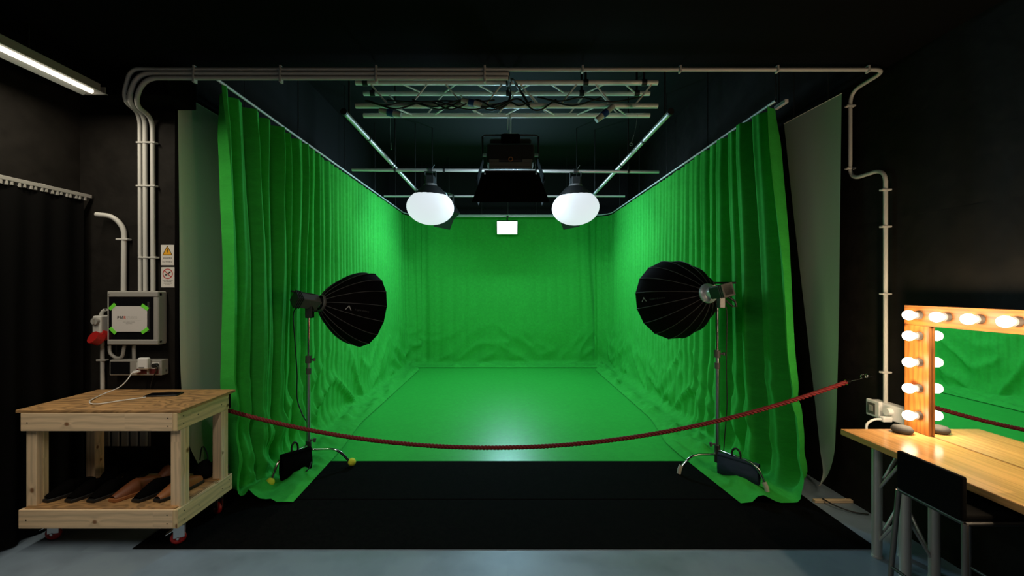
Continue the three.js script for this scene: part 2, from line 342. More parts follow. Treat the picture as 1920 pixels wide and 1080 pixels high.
// ---------------------------------------------------------------- truss over the stage
{
  const t = thing('lighting_truss', 'aluminium box truss hung under the black stage ceiling', 'truss');
  const Zf = 4.32, Zk = 4.56, yt = 3.629, yb = 3.394, xe = 1.528;
  const P = (x, top, back) => V(x, top ? yt : yb, back ? Zk : Zf);
  for (const top of [1, 0]) for (const back of [0, 1]) mesh('chord', rod(P(-xe, top, back), P(xe, top, back), 0.025, 0.025, 18), M.trussAlu, t);
  const per = 0.757, x0 = -1.39;
  const zig = (A, B, shift) => {
    for (let i = 0; i < 4; i++) {
      const a = x0 + i * per + shift, up = A(a), dn = B(a + 0.2), dn2 = B(a + 0.41), up2 = A(a + 0.6);
      if (a + 0.2 < xe) mesh('brace', rod(up, dn, 0.0085, 0.0085, 8), M.trussAlu, t);
      if (a + 0.6 < xe) mesh('brace', rod(dn2, up2, 0.0085, 0.0085, 8), M.trussAlu, t);
    }
  };
  zig((x) => P(x, 1, 0), (x) => P(x, 0, 0), 0);
  zig((x) => P(x, 1, 1), (x) => P(x, 0, 1), 0.12);
  zig((x) => P(x, 1, 0), (x) => P(x, 1, 1), 0.3);
  zig((x) => P(x, 0, 0), (x) => P(x, 0, 1), 0.2);
  for (const back of [0, 1]) for (const x of [-1.43, 0.02, 0.8, 1.39]) {
    const p = P(x, 1, back);
    mesh('clamp', [new THREE.CylinderGeometry(0.033, 0.033, 0.05, 16).rotateZ(Math.PI / 2).translate(p.x, p.y, p.z), rod(p.clone().setY(p.y + 0.03), p.clone().setY(STAGE_CEIL), 0.012)], M.black, t);
  }
  const sc = thing('safety_wire', 'thin steel safety wire with a snap hook dangling from the workbench end of the truss', 'safety wire', null, 'safety wires on the truss');
  const w = thing('safety_wire', 'thin steel safety wire with a snap hook on the dressing table end of the truss', 'safety wire', null, 'safety wires on the truss');
  mesh('wire', sweep([V(-1.243, 3.39, 4.56), V(-1.245, 3.2, 4.56), V(-1.24, 3.1, 4.56)], 0.002, 6), M.steel, sc);
  mesh('snap_hook', rod(V(-1.24, 3.1, 4.56), V(-1.232, 3.03, 4.56), 0.006), M.steel, sc);
  mesh('wire', sweep([V(1.38, 3.38, 4.5), V(1.38, 3.28, 4.55), V(1.36, 3.18, 4.56)], 0.002, 6), M.steel, w);
  mesh('snap_hook', [rod(V(1.36, 3.18, 4.56), V(1.335, 3.1, 4.56), 0.006), new THREE.TorusGeometry(0.014, 0.004, 6, 14).translate(1.33, 3.085, -4.56)], M.steel, w);
}
// power cables laid along the truss and their blue connectors
{
  const drop = (label, pts, r = 0.0085) => tag(mesh('power_cable', tube(pts, r, 90, 8), M.cable), label, 'cable');
  const grp = (o) => { o.userData.group = 'black cables on the truss'; return o; };
  const lab = 'black power cable draped along the lower tubes of the truss';
  const cab = (xs, Z0, sag, y0 = 3.43) => {
    const pts = []; for (let i = 0; i < xs.length - 1; i++) { pts.push(V(xs[i], y0, Z0 + 0.02 * Math.sin(i * 2))); pts.push(V((xs[i] + xs[i + 1]) / 2, y0 - sag * (0.6 + 0.5 * hash(i, sag * 1000)), Z0 - 0.03)); }
    pts.push(V(xs[xs.length - 1], y0, Z0)); return grp(drop(lab, pts));
  };
  cab([-1.42, -1.0, -0.45, 0.02], 4.285, 0.07); cab([-1.4, -0.8, -0.3, 0.05], 4.28, 0.1); cab([-1.2, -0.62, -0.12], 4.29, 0.045, 3.44);
  cab([-0.95, -0.4, 0.1, 0.5], 4.3, 0.12, 3.45); cab([0.3, 0.75, 1.35], 4.285, 0.06, 3.47); cab([0.35, 0.95], 4.28, 0.1, 3.46); cab([-0.7, 0.0, 0.25], 4.275, 0.09, 3.42);
  grp(drop('black power cable looping down from the cut conduits to the truss', [at(952, 141, 2.77), at(956, 150, 3.1), at(962, 150, 3.8), at(972, 165, 4.22), at(985, 185, 4.27), at(992, 198, 4.28)], 0.012));
  grp(drop('black power cable running from the conduit ends to the rear tube of the truss', [at(952, 147, 2.77), at(954, 152, 3.4), at(955, 165, 4.2), at(957, 180, 4.3), at(950, 196, 4.28), at(935, 205, 4.28)], 0.012));
  const plug = (a, b, where) => {
    const c = thing('power_connector', 'blue and grey round power connector ' + where, 'connector', null, 'blue power connectors on the truss');
    const d = new THREE.Vector3().subVectors(b, a);
    const p = (k) => a.clone().addScaledVector(d, k);
    mesh('socket_body', rod(p(0), p(0.4), 0.026, 0.03, 16), M.pvc, c); mesh('collar', rod(p(0.38), p(0.66), 0.036, 0.036, 16), M.blue, c); mesh('plug_body', rod(p(0.64), p(1), 0.031, 0.026, 16), M.pvc, c);
  };
  plug(at(866, 188, 4.27), at(902, 197, 4.25), 'between the tubes near the middle of the truss'); plug(at(712, 207, 4.26), at(752, 216, 4.24), 'on the lower truss tube, workbench end'); plug(at(1150, 199, 4.27), at(1118, 226, 4.25), 'dangling aslant below the truss on the dressing table side');
}
// ---------------------------------------------------------------- lighting pipes
const PIPE_Y = 3.0;
{
  const t1 = (name, label, group, a, b, r, joints, hang) => {
    const t = thing(name, label, 'pipe', null, group);
    mesh('tube', rod(a, b, r, r, 14), M.alu, t);
    for (const k of joints) { const p = a.clone().lerp(b, k), d = b.clone().sub(a).normalize().multiplyScalar(0.012); mesh('joint_ring', rod(p.clone().sub(d), p.clone().add(d), r * 1.25, r * 1.25, 14), M.black, t); }
    for (const k of hang) { const p = a.clone().lerp(b, k); mesh('hanger', rod(p, p.clone().setY(STAGE_CEIL), 0.008), M.black, t); }
  };
  const g1 = 'ceiling pipes running into the stage', g2 = 'cross pipes above the stage';
  t1('lighting_rail', 'round metal pipe running into the stage on the workbench side', g1, V(-1.395, 3.06, 3.66), V(-1.395, 3.06, 6.6), 0.023, [0.0, 0.22, 0.52, 0.97], [0.04, 0.97]);
  t1('lighting_rail', 'round metal pipe running into the stage on the dressing table side', g1, V(1.405, 3.06, 3.66), V(1.405, 3.06, 6.9), 0.023, [0.0, 0.22, 0.48, 0.97], [0.04, 0.97]);
  t1('cross_pipe', 'slim cross pipe carrying the two glowing lanterns', g2, V(-1.91, 3.012, 5.27), V(1.88, 2.985, 5.27), 0.02, [0.14, 0.3, 0.42, 0.9], [0.14, 0.9]);
  t1('cross_pipe', 'slim cross pipe carrying the two floodlights', g2, V(-1.93, 2.998, 6.72), V(1.86, 2.998, 6.72), 0.018, [], [0.2, 0.8]);
  t1('cross_pipe', 'slim cross pipe just ahead of the back curtain', g2, V(-1.6, 2.935, 8.25), V(1.65, 2.935, 8.25), 0.018, [0.5], [0.15, 0.5, 0.85]);
}
// ---------------------------------------------------------------- lantern softboxes
function lantern(x, y, Z, pipeY, tilt, label) {
  const t = thing('lantern_softbox', label, 'studio light', V(x, y, Z), 'glowing lantern softboxes');
  const a = 0.29, b = 0.215, cut = 0.155;                       // half width, half height, height at which the black skirt starts
  const prof = []; for (let i = 0; i <= 16; i++) { const th = -Math.PI / 2 + i / 16 * (Math.PI / 2 + Math.asin(cut / b)); prof.push(new THREE.Vector2(Math.max(0.0005, a * Math.cos(th)), b * Math.sin(th))); }
  const tiltQ = new THREE.Quaternion().setFromEuler(new THREE.Euler(0.06, 0, tilt));
  for (let i = 0; i < 4; i++) {
    const g = new THREE.LatheGeometry(prof, 12, i * Math.PI / 2, Math.PI / 2).applyQuaternion(tiltQ);
    const o = mesh('diffuser_panel', g, M.lanternGlow ??= glow(0xeaf4fa, 0.85, 0x888888), t);
    const l = new THREE.PointLight(STAGE, L.lantern); l.name = 'lamp_glow'; l.castShadow = true; l.shadow.radius = 5;
    const ang = i * Math.PI / 2 + Math.PI / 4; l.position.set(Math.sin(ang) * 0.1, -0.03, Math.cos(ang) * 0.1); t.add(l);
  }
  const rim = a * Math.cos(Math.asin(cut / b));
  mesh('black_skirt', lathe([[rim + 0.012, cut - 0.035], [rim + 0.006, cut], [rim * 0.8, cut + 0.045], [0.11, cut + 0.095], [0.075, cut + 0.11]], 16).applyQuaternion(tiltQ), M.black, t);
  const top = cut + 0.1;
  mesh('speed_ring', new THREE.CylinderGeometry(0.08, 0.085, 0.03, 24).translate(0, top + 0.015, 0), M.grey, t);
  mesh('lamp_head', rbox(0.11, pipeY - y - top - 0.09, 0.12, 0.012, 0, top + 0.02 + (pipeY - y - top - 0.09) / 2, 0), M.black, t);
  mesh('bracket', [rbox(0.008, 0.17, 0.03, 0.003, 0.068, top + 0.1, 0), rbox(0.008, 0.17, 0.03, 0.003, -0.068, top + 0.1, 0), rbox(0.144, 0.01, 0.03, 0.003, 0, top + 0.185, 0)], M.darkSteel, t);
  mesh('pipe_clamp', [new THREE.CylinderGeometry(0.03, 0.03, 0.05, 16).rotateZ(Math.PI / 2).translate(0, pipeY - y, 0), rod(new THREE.Vector3(0, top + 0.18, 0), new THREE.Vector3(0, pipeY - y - 0.02, 0), 0.012), rod(new THREE.Vector3(0.02, pipeY - y + 0.02, 0), new THREE.Vector3(0.05, pipeY - y + 0.07, 0.02), 0.006)], M.darkSteel, t);
}
lantern(-0.942, 2.545, 5.27, 3.004, -0.05, 'glowing white oval lantern hung from the cross pipe on the workbench side');
lantern(0.85, 2.54, 5.27, 2.991, 0.05, 'glowing white oval lantern hung from the cross pipe on the dressing table side');
// ---------------------------------------------------------------- flood panels aimed at the side curtains
function flood(x, side, label) {
  const y = 2.755, Z = 6.42, t = thing('flood_light', label, 'studio light', V(x, y, Z), 'floodlights aimed at the side curtains');
  const q = new THREE.Quaternion().setFromEuler(new THREE.Euler(0, side * 0.5, -side * 0.62, 'YXZ'));           // leans so that the face looks down at the curtain
  const Q = (g) => g.applyQuaternion(q);
  mesh('housing', Q(rbox(0.16, 0.28, 0.4, 0.012)), M.black, t);
  mesh('light_face', Q(box(0.004, 0.2, 0.3, side * 0.083, 0, 0)), M.floodGlow ??= glow(STAGE, 4), t);
  for (const k of [-1, 1]) {
    mesh('barn_door', Q(box(0.16, 0.004, 0.4).rotateZ(side * k * 0.5).translate(side * 0.15, k * 0.175, 0)), M.black, t);
    mesh('barn_door', Q(box(0.14, 0.24, 0.004).rotateY(-side * k * 0.5).translate(side * 0.14, 0, k * 0.225)), M.black, t);
  }
  mesh('yoke', [rbox(0.03, 0.25, 0.008, 0.003, 0, 0.11, 0.212), rbox(0.03, 0.25, 0.008, 0.003, 0, 0.11, -0.212), rbox(0.03, 0.008, 0.432, 0.003, 0, 0.235, 0)].map((g) => g.rotateY(side * 0.5)), M.darkSteel, t);
  mesh('pipe_clamp', [rod(new THREE.Vector3(0, 0.235, 0), new THREE.Vector3(0, 0.243, -0.3), 0.012), new THREE.CylinderGeometry(0.028, 0.028, 0.05, 14).rotateZ(Math.PI / 2).translate(0, 0.243, -0.3)], M.darkSteel, t);
  const dir = new THREE.Vector3(side, 0, 0).applyQuaternion(q), p = dir.clone().multiplyScalar(0.09);
  const l = new THREE.RectAreaLight(0xaadcff, L.flood, 0.3, 0.2); l.name = 'lamp_area_light'; t.add(l);
  l.position.copy(p); l.lookAt(t.position.clone().add(p).add(dir));
}
flood(-0.93, -1, 'black floodlight aimed at the curtain on the workbench side');
flood(0.93, 1, 'black floodlight aimed at the curtain on the dressing table side');
// ---------------------------------------------------------------- small bright panel at the back of the stage
{
  const t = thing('led_panel', 'small bright rectangular light panel before the back curtain', 'studio light', at(951, 427, 8.2));
  mesh('housing', rbox(0.4, 0.27, 0.05, 0.012, 0, 0, -0.028), M.black, t);
  mesh('light_face', rbox(0.385, 0.255, 0.01, 0.004, 0, 0, 0), glow(0xf2f8ff, 3), t);
  const top = 2.935 - t.position.y;
  mesh('hanger', [rod(new THREE.Vector3(0, 0.12, -0.03), new THREE.Vector3(0, top - 0.02, -0.14), 0.014), rbox(0.05, 0.06, 0.05, 0.006, 0, top - 0.03, -0.145)], M.steel, t);
  const l = new THREE.RectAreaLight(0xb4e6ff, L.panel, 0.37, 0.24); l.name = 'lamp_area_light'; t.add(l); l.position.set(0, 0, 0.008); l.lookAt(t.position.clone().add(new THREE.Vector3(0, 0, 2))); t.rotation.x = 0.42; t.updateMatrixWorld(true);
}
// ---------------------------------------------------------------- big barn door light under the truss
{
  const t = thing('barn_door_light', 'large black studio light with four barn doors hanging under the truss', 'studio light', at(957, 330, 4.55));
  const yo = (py) => (330 - py) * 4.55 / F, xo = (px) => (px - 957) * 4.55 / F;
  mesh('housing', [rbox(0.5, 0.2, 0.32, 0.03, 0, 0.2, 0), rbox(0.44, 0.1, 0.26, 0.03, 0, 0.32, -0.02)], M.black, t);
  mesh('rear_panel', [rbox(0.44, 0.05, 0.02, 0.006, 0, 0.075, 0.165), rbox(0.44, 0.025, 0.03, 0.006, 0, 0.045, 0.165), rbox(0.1, 0.03, 0.02, 0.004, -0.17, 0.115, 0.165), rbox(0.1, 0.03, 0.02, 0.004, 0.17, 0.115, 0.165)], M.grey, t);
  mesh('chrome_strip', [rbox(0.44, 0.006, 0.006, 0.002, 0, 0.024, 0.182), rbox(0.42, 0.005, 0.006, 0.002, 0, -0.022, 0.185)], M.chrome, t);
  mesh('door_frame', [rbox(0.54, 0.025, 0.36, 0.008, 0, 0.0, 0)], M.black, t);
  mesh('hinge_rod', [rod(new THREE.Vector3(0.262, 0.14, 0.178), new THREE.Vector3(0.258, -0.03, 0.19), 0.008)], M.chrome, t);
  for (const s of [-1, 1]) { mesh('knob', rod(new THREE.Vector3(s * 0.25, 0.19, 0.1), new THREE.Vector3(s * 0.29, 0.19, 0.1), 0.016), M.steel, t); mesh('hinge_pin', rod(new THREE.Vector3(s * 0.262, -0.018, 0.18), new THREE.Vector3(s * 0.262, -0.03, 0.2), 0.009), M.steel, t); }
  const trap = (w0, w1, h) => { const s = new THREE.Shape(); s.moveTo(-w0 / 2, 0); s.lineTo(w0 / 2, 0); s.lineTo(w1 / 2, -h); s.lineTo(-w1 / 2, -h); s.closePath(); return new THREE.ExtrudeGeometry(s, { depth: 0.003, bevelEnabled: false }); };
  mesh('barn_door', trap(0.56, 0.79, 0.32).rotateX(-0.16).translate(0, -0.012, 0.185), M.blackMatte, t);
  mesh('barn_door', trap(0.56, 0.79, 0.32).rotateX(1.15).translate(0, -0.012, -0.185), M.blackMatte, t);
  for (const s of [-1, 1]) {
    mesh('barn_door', trap(0.36, 0.46, 0.27).rotateX(-0.3).rotateY(s * Math.PI / 2).translate(s * 0.275, -0.012, 0), M.blackMatte, t);
    mesh('side_flap', trap(0.14, 0.3, 0.24).rotateX(-0.28).rotateY(s * Math.PI / 2).translate(s * 0.285, 0.15, 0.05), M.blackMatte, t);
  }
  mesh('yoke', sweep([[-0.295, 0.19], [-0.295, 0.4], [-0.27, 0.415], [0, 0.42], [0.27, 0.415], [0.295, 0.4], [0.295, 0.19]].map(([x, y]) => new THREE.Vector3(x, y, 0.05)), 0.011, 8), M.black, t);
  mesh('ballast_box', rbox(0.2, 0.16, 0.14, 0.02, 0, 0.33, 0.06), M.blackMatte, t);
  mesh('power_socket', new THREE.TorusGeometry(0.02, 0.005, 8, 16).translate(0, 0.13, 0.17), M.tan, t);
  const up = 3.394 - t.position.y;
  mesh('hook_clamp', [rod(new THREE.Vector3(0, 0.42, 0.05), new THREE.Vector3(0, up - 0.02, -0.01), 0.012), new THREE.TorusGeometry(0.034, 0.009, 8, 18).rotateY(Math.PI / 2).translate(0, up, -0.01), rod(new THREE.Vector3(-0.03, 0.47, 0.05), new THREE.Vector3(-0.025, up - 0.03, 0.0), 0.007), rbox(0.14, 0.03, 0.03, 0.006, 0, 0.42, 0.05)], M.steel, t);
  mesh('light_face', box(0.46, 0.004, 0.28, 0, -0.004, 0), glow(STAGE, 4), t);
  const l = new THREE.RectAreaLight(STAGE, L.pool, 0.44, 0.26); l.name = 'lamp_area_light'; t.add(l); l.position.set(0, -0.02, 0); l.lookAt(t.position.clone().add(new THREE.Vector3(0, -1.3, -2.1)));
}

// ---------------------------------------------------------------- softboxes on stands
function softbox(label, head, axis, body, R, D) {
  const t = thing('softbox_light', label, 'softbox', head);
  const q = new THREE.Quaternion().setFromUnitVectors(new THREE.Vector3(0, 1, 0), axis.clone().normalize());
  const N = 16, r0 = 0.06, prof = [];
  for (let i = 0; i <= 14; i++) { const k = i / 14; prof.push(new THREE.Vector2(r0 + (R - r0) * Math.pow(Math.sin(k * Math.PI / 2 * 0.94), 0.8) / Math.pow(Math.sin(Math.PI / 2 * 0.94), 0.8), k * D)); }
  const dome = new THREE.Group(); dome.name = 'dome'; dome.quaternion.copy(q); t.add(dome);
  const gore = new THREE.LatheGeometry(prof, 1, 0, Math.PI * 2 / N); gore.computeVertexNormals();
  const ribPts = prof.map((p) => new THREE.Vector3(0, p.y, p.x + 0.002)), rib = sweep(ribPts, 0.0035, 5);
  for (let i = 0; i < N; i++) {
    const p = mesh('panel', gore, M.softFabric, dome); p.rotation.y = i * Math.PI * 2 / N;
    const r = mesh('rib', rib, M.piping, dome); r.rotation.y = i * Math.PI * 2 / N;
  }
  mesh('front_diffuser', new THREE.CircleGeometry(R * 0.985, N).rotateX(-Math.PI / 2).translate(0, D - 0.02, 0), mat([0.75, 0.75, 0.75], 0.9), dome);
  return { t, dome, q };
}
const labelTex = canvasTex(512, 128, (c, w, h) => {
  c.clearRect(0, 0, w, h); c.fillStyle = '#8d8587'; c.lineWidth = 12; c.strokeStyle = '#a09a9a';
  c.beginPath(); c.moveTo(20, 100); c.lineTo(58, 24); c.lineTo(98, 100); c.stroke();
  c.font = 'bold 40px sans-serif'; c.fillStyle = '#2a2526'; c.fillText('Light Dome', 150, 84);
});
const labelMat = new THREE.MeshStandardMaterial({ map: labelTex, transparent: true, roughness: 0.6, side: THREE.DoubleSide });
function printOn(dome, R, D, phi, k0, k1, half) {               // a print that follows one panel of the dome
  const r0 = 0.06, rad = (k) => (r0 + (R - r0) * Math.pow(Math.sin(k * Math.PI / 2 * 0.94), 0.8) / Math.pow(Math.sin(Math.PI / 2 * 0.94), 0.8)) * Math.cos(Math.PI / 16) + 0.003;
  return sheet(14, 2, (u, v) => { const k = lerp(k0, k1, u), r = rad(k), off = (v - 0.5) * 2 * half; return new THREE.Vector3(Math.sin(phi) * r + Math.cos(phi) * off, k * D, Math.cos(phi) * r - Math.sin(phi) * off); });
}
const flipV = (g) => { const uv = g.attributes.uv; for (let i = 0; i < uv.count; i++) uv.setY(i, 1 - uv.getY(i)); return g; };
{
  // the one near the workbench: lamp head seen from its side
  const head = at(602, 568, 3.64), axis = new THREE.Vector3(0.62, -0.17, -0.77).normalize();
  const { t, dome, q } = softbox('round black softbox whose lamp head shows its side, near the workbench', head, axis, 'side', 0.345, 0.42);
  mesh('speed_ring', lathe([[0.062, -0.012], [0.072, -0.004], [0.072, 0.012], [0.06, 0.02]], 28).applyQuaternion(q), M.grey, t);
  mesh('reflector_collar', [new THREE.CylinderGeometry(0.042, 0.046, 0.05, 24).translate(0, -0.02, 0).applyQuaternion(q)], M.steel, t);
  mesh('lamp_head', [rbox(0.1, 0.2, 0.1, 0.01, 0, -0.13, 0).applyQuaternion(q)], M.grey, t);
  mesh('cooling_fins', [0, 1, 2, 3].map((i) => rbox(0.108, 0.008, 0.112, 0.003, 0, -0.185 - i * 0.014, 0).applyQuaternion(q)), M.black, t);
  const ql = new THREE.Vector3(0, -0.235, 0.055).applyQuaternion(q);
  mesh('handle', [rod(new THREE.Vector3(0, -0.05, 0).applyQuaternion(q).add(new THREE.Vector3(0, 0.06, 0)), new THREE.Vector3(0, -0.25, 0).applyQuaternion(q).add(new THREE.Vector3(0, 0.06, 0)), 0.008)], M.black, t);
  mesh('print', flipV(printOn(dome, 0.345, 0.42, Math.PI * 2 / 16 * 2.5, 0.26, 0.82, 0.03)), labelMat, dome).name = 'print';
  const stemTop = new THREE.Vector3(0, -0.1, 0).applyQuaternion(q);
  mesh('mount_bracket', [rbox(0.06, 0.1, 0.05, 0.008, stemTop.x, stemTop.y - 0.09, stemTop.z), rod(stemTop.clone().add(new THREE.Vector3(0.0, -0.08, 0)), stemTop.clone().add(new THREE.Vector3(0.07, -0.08, 0.02)), 0.01)], M.black, t);
}
{
  const head = at(1328, 550, 3.52), axis = new THREE.Vector3(-0.22, -0.13, -0.97).normalize();
  const { t, dome, q } = softbox('round black softbox with a bright metal speed ring, near the dressing table', head, axis, 'back', 0.37, 0.52);
  mesh('speed_ring', [lathe([[0.05, -0.03], [0.075, -0.022], [0.082, -0.004], [0.082, 0.01], [0.062, 0.022]], 32).applyQuaternion(q), lathe([[0.046, -0.075], [0.05, -0.03]], 28).applyQuaternion(q)], mat([0.72, 0.78, 0.84], 0.3, { metalness: 0.35 }), t);
  mesh('ring_latch', [rbox(0.03, 0.02, 0.012, 0.004, 0.06, -0.01, 0.05).applyQuaternion(q), rbox(0.03, 0.02, 0.012, 0.004, -0.06, -0.01, -0.05).applyQuaternion(q)], M.white, t);
  mesh('lamp_head', [rbox(0.1, 0.16, 0.1, 0.012, 0, -0.15, 0).applyQuaternion(q)], M.black, t);
  mesh('cooling_fins', [0, 1, 2].map((i) => rbox(0.106, 0.008, 0.106, 0.003, 0, -0.19 - i * 0.018, 0).applyQuaternion(q)), M.grey, t);
  const o = (x, y, z) => new THREE.Vector3(0, -0.15, 0).applyQuaternion(q).add(new THREE.Vector3(x, y, z));
  mesh('handle', rod(o(-0.06, 0.065, 0), o(0.1, 0.065, 0.03), 0.008), M.black, t); mesh('cable_holder', sweep([o(0.02, -0.06, 0), o(0.08, -0.12, 0.02), o(0.11, -0.12, 0.02), o(0.1, -0.08, 0.02), o(0.05, -0.045, 0.01)], 0.009, 6), M.black, t);
  mesh('mount_bracket', [rbox(0.05, 0.09, 0.05, 0.008, o(0, 0, 0).x, o(0, -0.09, 0).y, o(0, 0, 0).z)], M.darkSteel, t);
  mesh('print', printOn(dome, 0.37, 0.52, Math.PI * 2 / 16 * 12.5, 0.86, 0.25, 0.03), labelMat, dome);
}
// stands
function stand(label, x, Z, top, feet, balls, footMat) {
  const t = thing('light_stand', label, 'light stand', V(x, 0, Z));
  const mid = (top + 0.2) * 0.62;
  mesh('lower_pole', new THREE.CylinderGeometry(0.0175, 0.0175, mid - 0.1, 18).translate(0, (mid + 0.1) / 2, 0), M.steel, t);
  mesh('upper_pole', new THREE.CylinderGeometry(0.0135, 0.0135, top - mid, 16).translate(0, (top + mid) / 2, 0), M.chrome, t);
  const cl = mesh('pole_clamp', [new THREE.CylinderGeometry(0.026, 0.026, 0.06, 16).translate(0, mid, 0), new THREE.CylinderGeometry(0.022, 0.022, 0.05, 16).translate(0, mid - 0.1, 0)], M.grey, t);
  mesh('knob', [rod(new THREE.Vector3(0.02, mid, 0), new THREE.Vector3(0.055, mid, 0.01), 0.007), rod(new THREE.Vector3(0.05, mid + 0.012, 0.01), new THREE.Vector3(0.052, mid - 0.012, 0.01), 0.012)], M.grey, cl);
  mesh('hub', [new THREE.CylinderGeometry(0.024, 0.024, 0.14, 16).translate(0, 0.17, 0)], M.darkSteel, t);
  mesh('knob', [rod(new THREE.Vector3(0, 0.25, 0), new THREE.Vector3((balls ? 1 : -1) * 0.06, 0.25, 0.01), 0.006), rod(new THREE.Vector3((balls ? 1 : -1) * 0.055, 0.235, 0.01), new THREE.Vector3((balls ? 1 : -1) * 0.06, 0.265, 0.01), 0.012)], M.grey, t);
  feet.forEach(([fx, fZ, h], i) => {
    const d = new THREE.Vector3(fx - x, 0, -(fZ - Z)), n = d.clone().normalize(), y0 = h, foot = d.clone().setY(0.03);
    const knee = d.clone().multiplyScalar(i === 1 ? 0.8 : 0.66).setY(y0);
    const leg = mesh('leg', pipe([n.clone().multiplyScalar(0.02).setY(y0), knee, d.clone().setY(balls ? 0.035 : 0.045)], 0.0115, 0.07, 10), M.chrome, t);
    if (balls) mesh('tennis_ball', new THREE.SphereGeometry(0.033, 20, 14).translate(d.x, 0.033 + 0.014, d.z), M.yellow, leg);
    else mesh('foot_wrap', sweep([d.clone().multiplyScalar(0.94).setY(0.085), d.clone().multiplyScalar(0.985).setY(0.05), d.clone().setY(0.016)], 0.017, 8), footMat, leg);
  });
  return t;
}
stand('chrome light stand with yellow tennis balls on its feet', -1.7, 3.66, at(578, 592, 3.66).y, [[-1.336, 3.685, 0.165], [-1.83, 3.3, 0.2], [-1.98, 3.76, 0.13]], true);
const wrap = mat([0.5, 0.47, 0.4], 0.8);
stand('chrome light stand with taped feet standing by the dressing table', 1.757, 3.56, at(1345, 570, 3.56).y, [[1.425, 3.53, 0.165], [1.955, 3.2, 0.2], [2.02, 3.66, 0.13]], false, wrap);
// lamp cables
tag(mesh('lamp_cable', tube([at(562, 574, 3.72), at(552, 582, 3.72), at(550, 600, 3.73), at(553, 640, 3.74), at(557, 700, 3.75), at(557, 745, 3.74), at(566, 775, 3.71), at(578, 800, 3.69), at(583, 850, 3.62), at(578, 880, 3.5), V(-1.72, 0.035, 3.4)], 0.005, 90, 6), M.cable), 'thin black cable hanging from the softbox lamp near the workbench', 'cable');
tag(mesh('lamp_cable', tube([at(1362, 575, 3.5), at(1363, 600, 3.52), at(1362, 680, 3.53), at(1363, 760, 3.53), at(1359, 815, 3.53), at(1357, 845, 3.52)], 0.0045, 80, 6), M.cable), 'thin black cable hanging from the softbox lamp near the dressing table', 'cable');
// sandbags
function sandbag(label, p0, p1, height, m, handleX) {           // a saddle bag hung over a leg between two points
  const t = thing('sandbag', label, 'sandbag');
  const d = new THREE.Vector3().subVectors(p1, p0), n = new THREE.Vector3(-d.z, 0, d.x).normalize();
  const len = d.length();
  const side = (sgn) => sheet(22, 16, (u, v) => {
    const base = p0.clone().lerp(p1, u), puff = Math.sin(Math.PI * Math.min(1, Math.max(0, v * 0.98 + 0.02))) * Math.pow(Math.sin(Math.PI * (0.04 + 0.92 * u)), 0.4);
    const out = 0.012 + 0.045 * puff * (0.5 + v * 0.6) + 0.006 * (fbm(u * 6, v * 6, 2) - 0.5);
    return base.addScaledVector(n, sgn * out * (v > 0.97 ? 0.35 : 1)).add(new THREE.Vector3(0, 0.02 - v * Math.min(height, base.y - 0.005), 0));
  });
  mesh('pouch', side(1), m, t); mesh('pouch', side(-1), m, t);
  mesh('top_seam', sweep([p0.clone().add(new THREE.Vector3(0, 0.024, 0)), p1.clone().add(new THREE.Vector3(0, 0.024, 0))], 0.018, 8), m, t);
  const a = p0.clone().lerp(p1, handleX - 0.1), b = p0.clone().lerp(p1, handleX + 0.1);
  mesh('handle', tube([a, a.clone().add(new THREE.Vector3(0, 0.08, 0)), a.clone().lerp(b, 0.5).add(new THREE.Vector3(0, 0.11, 0)), b.clone().add(new THREE.Vector3(0, 0.08, 0)), b], 0.008, 30, 8), M.black, t);
  mesh('edge_binding', sweep([p0.clone().add(new THREE.Vector3(0, 0.02, 0)), p0.clone().add(new THREE.Vector3(0, 0.02 - height * 0.95, 0))], 0.01, 6), m, t);
}
sandbag('black sandbag slung over the leg of the stand with tennis balls', at(582, 846, 3.6), at(527, 862, 3.37), 0.23, M.blackMatte, 0.55);
sandbag('dark blue sandbag slung over the leg of the stand with taped feet', at(1347, 857, 3.5), at(1424, 880, 3.27), 0.23, M.navy, 0.45);

// ---------------------------------------------------------------- red rope
{
  const t = thing('barrier_rope', 'red twisted barrier rope sagging across the stage opening', 'rope');
  const A = V(-2.36, 0.8, 3.033), B = at(1586, 717, 2.92), ctl = at(945, 840, 2.97);
  const c = (k) => { const m = 4 * k * (1 - k), s = (A.y + B.y) / 2 - ctl.y; const p = A.clone().lerp(B, k); p.y -= s * m; return p; };
  const n = 1500;
  for (let s = 0; s < 3; s++) {
    const pts = []; for (let i = 0; i <= n; i++) { const k = i / n, p = c(k), a = k * 4.75 / 0.075 * Math.PI * 2 + s * Math.PI * 2 / 3; pts.push(new THREE.Vector3(p.x, p.y + Math.cos(a) * 0.0075, p.z + Math.sin(a) * 0.0075)); }
    mesh('strand', sweep(pts, 0.0084, 6), M.rope, t);
  }
  const e = c(1), w = V(XR, 0.945, 2.92);
  mesh('end_hook', [rod(e, e.clone().add(new THREE.Vector3(0.03, 0.008, 0)), 0.018, 0.012), rod(e.clone().add(new THREE.Vector3(0.03, 0.008, 0)), w, 0.005), new THREE.TorusGeometry(0.016, 0.004, 8, 16).translate(w.x - 0.06, w.y, w.z), new THREE.TorusGeometry(0.014, 0.004, 8, 16).rotateY(1.2).translate(w.x - 0.035, w.y + 0.004, w.z)], M.chrome, t);
  mesh('end_hook', [rod(A, V(-2.4, 0.815, ZW), 0.006)], M.chrome, t);
}

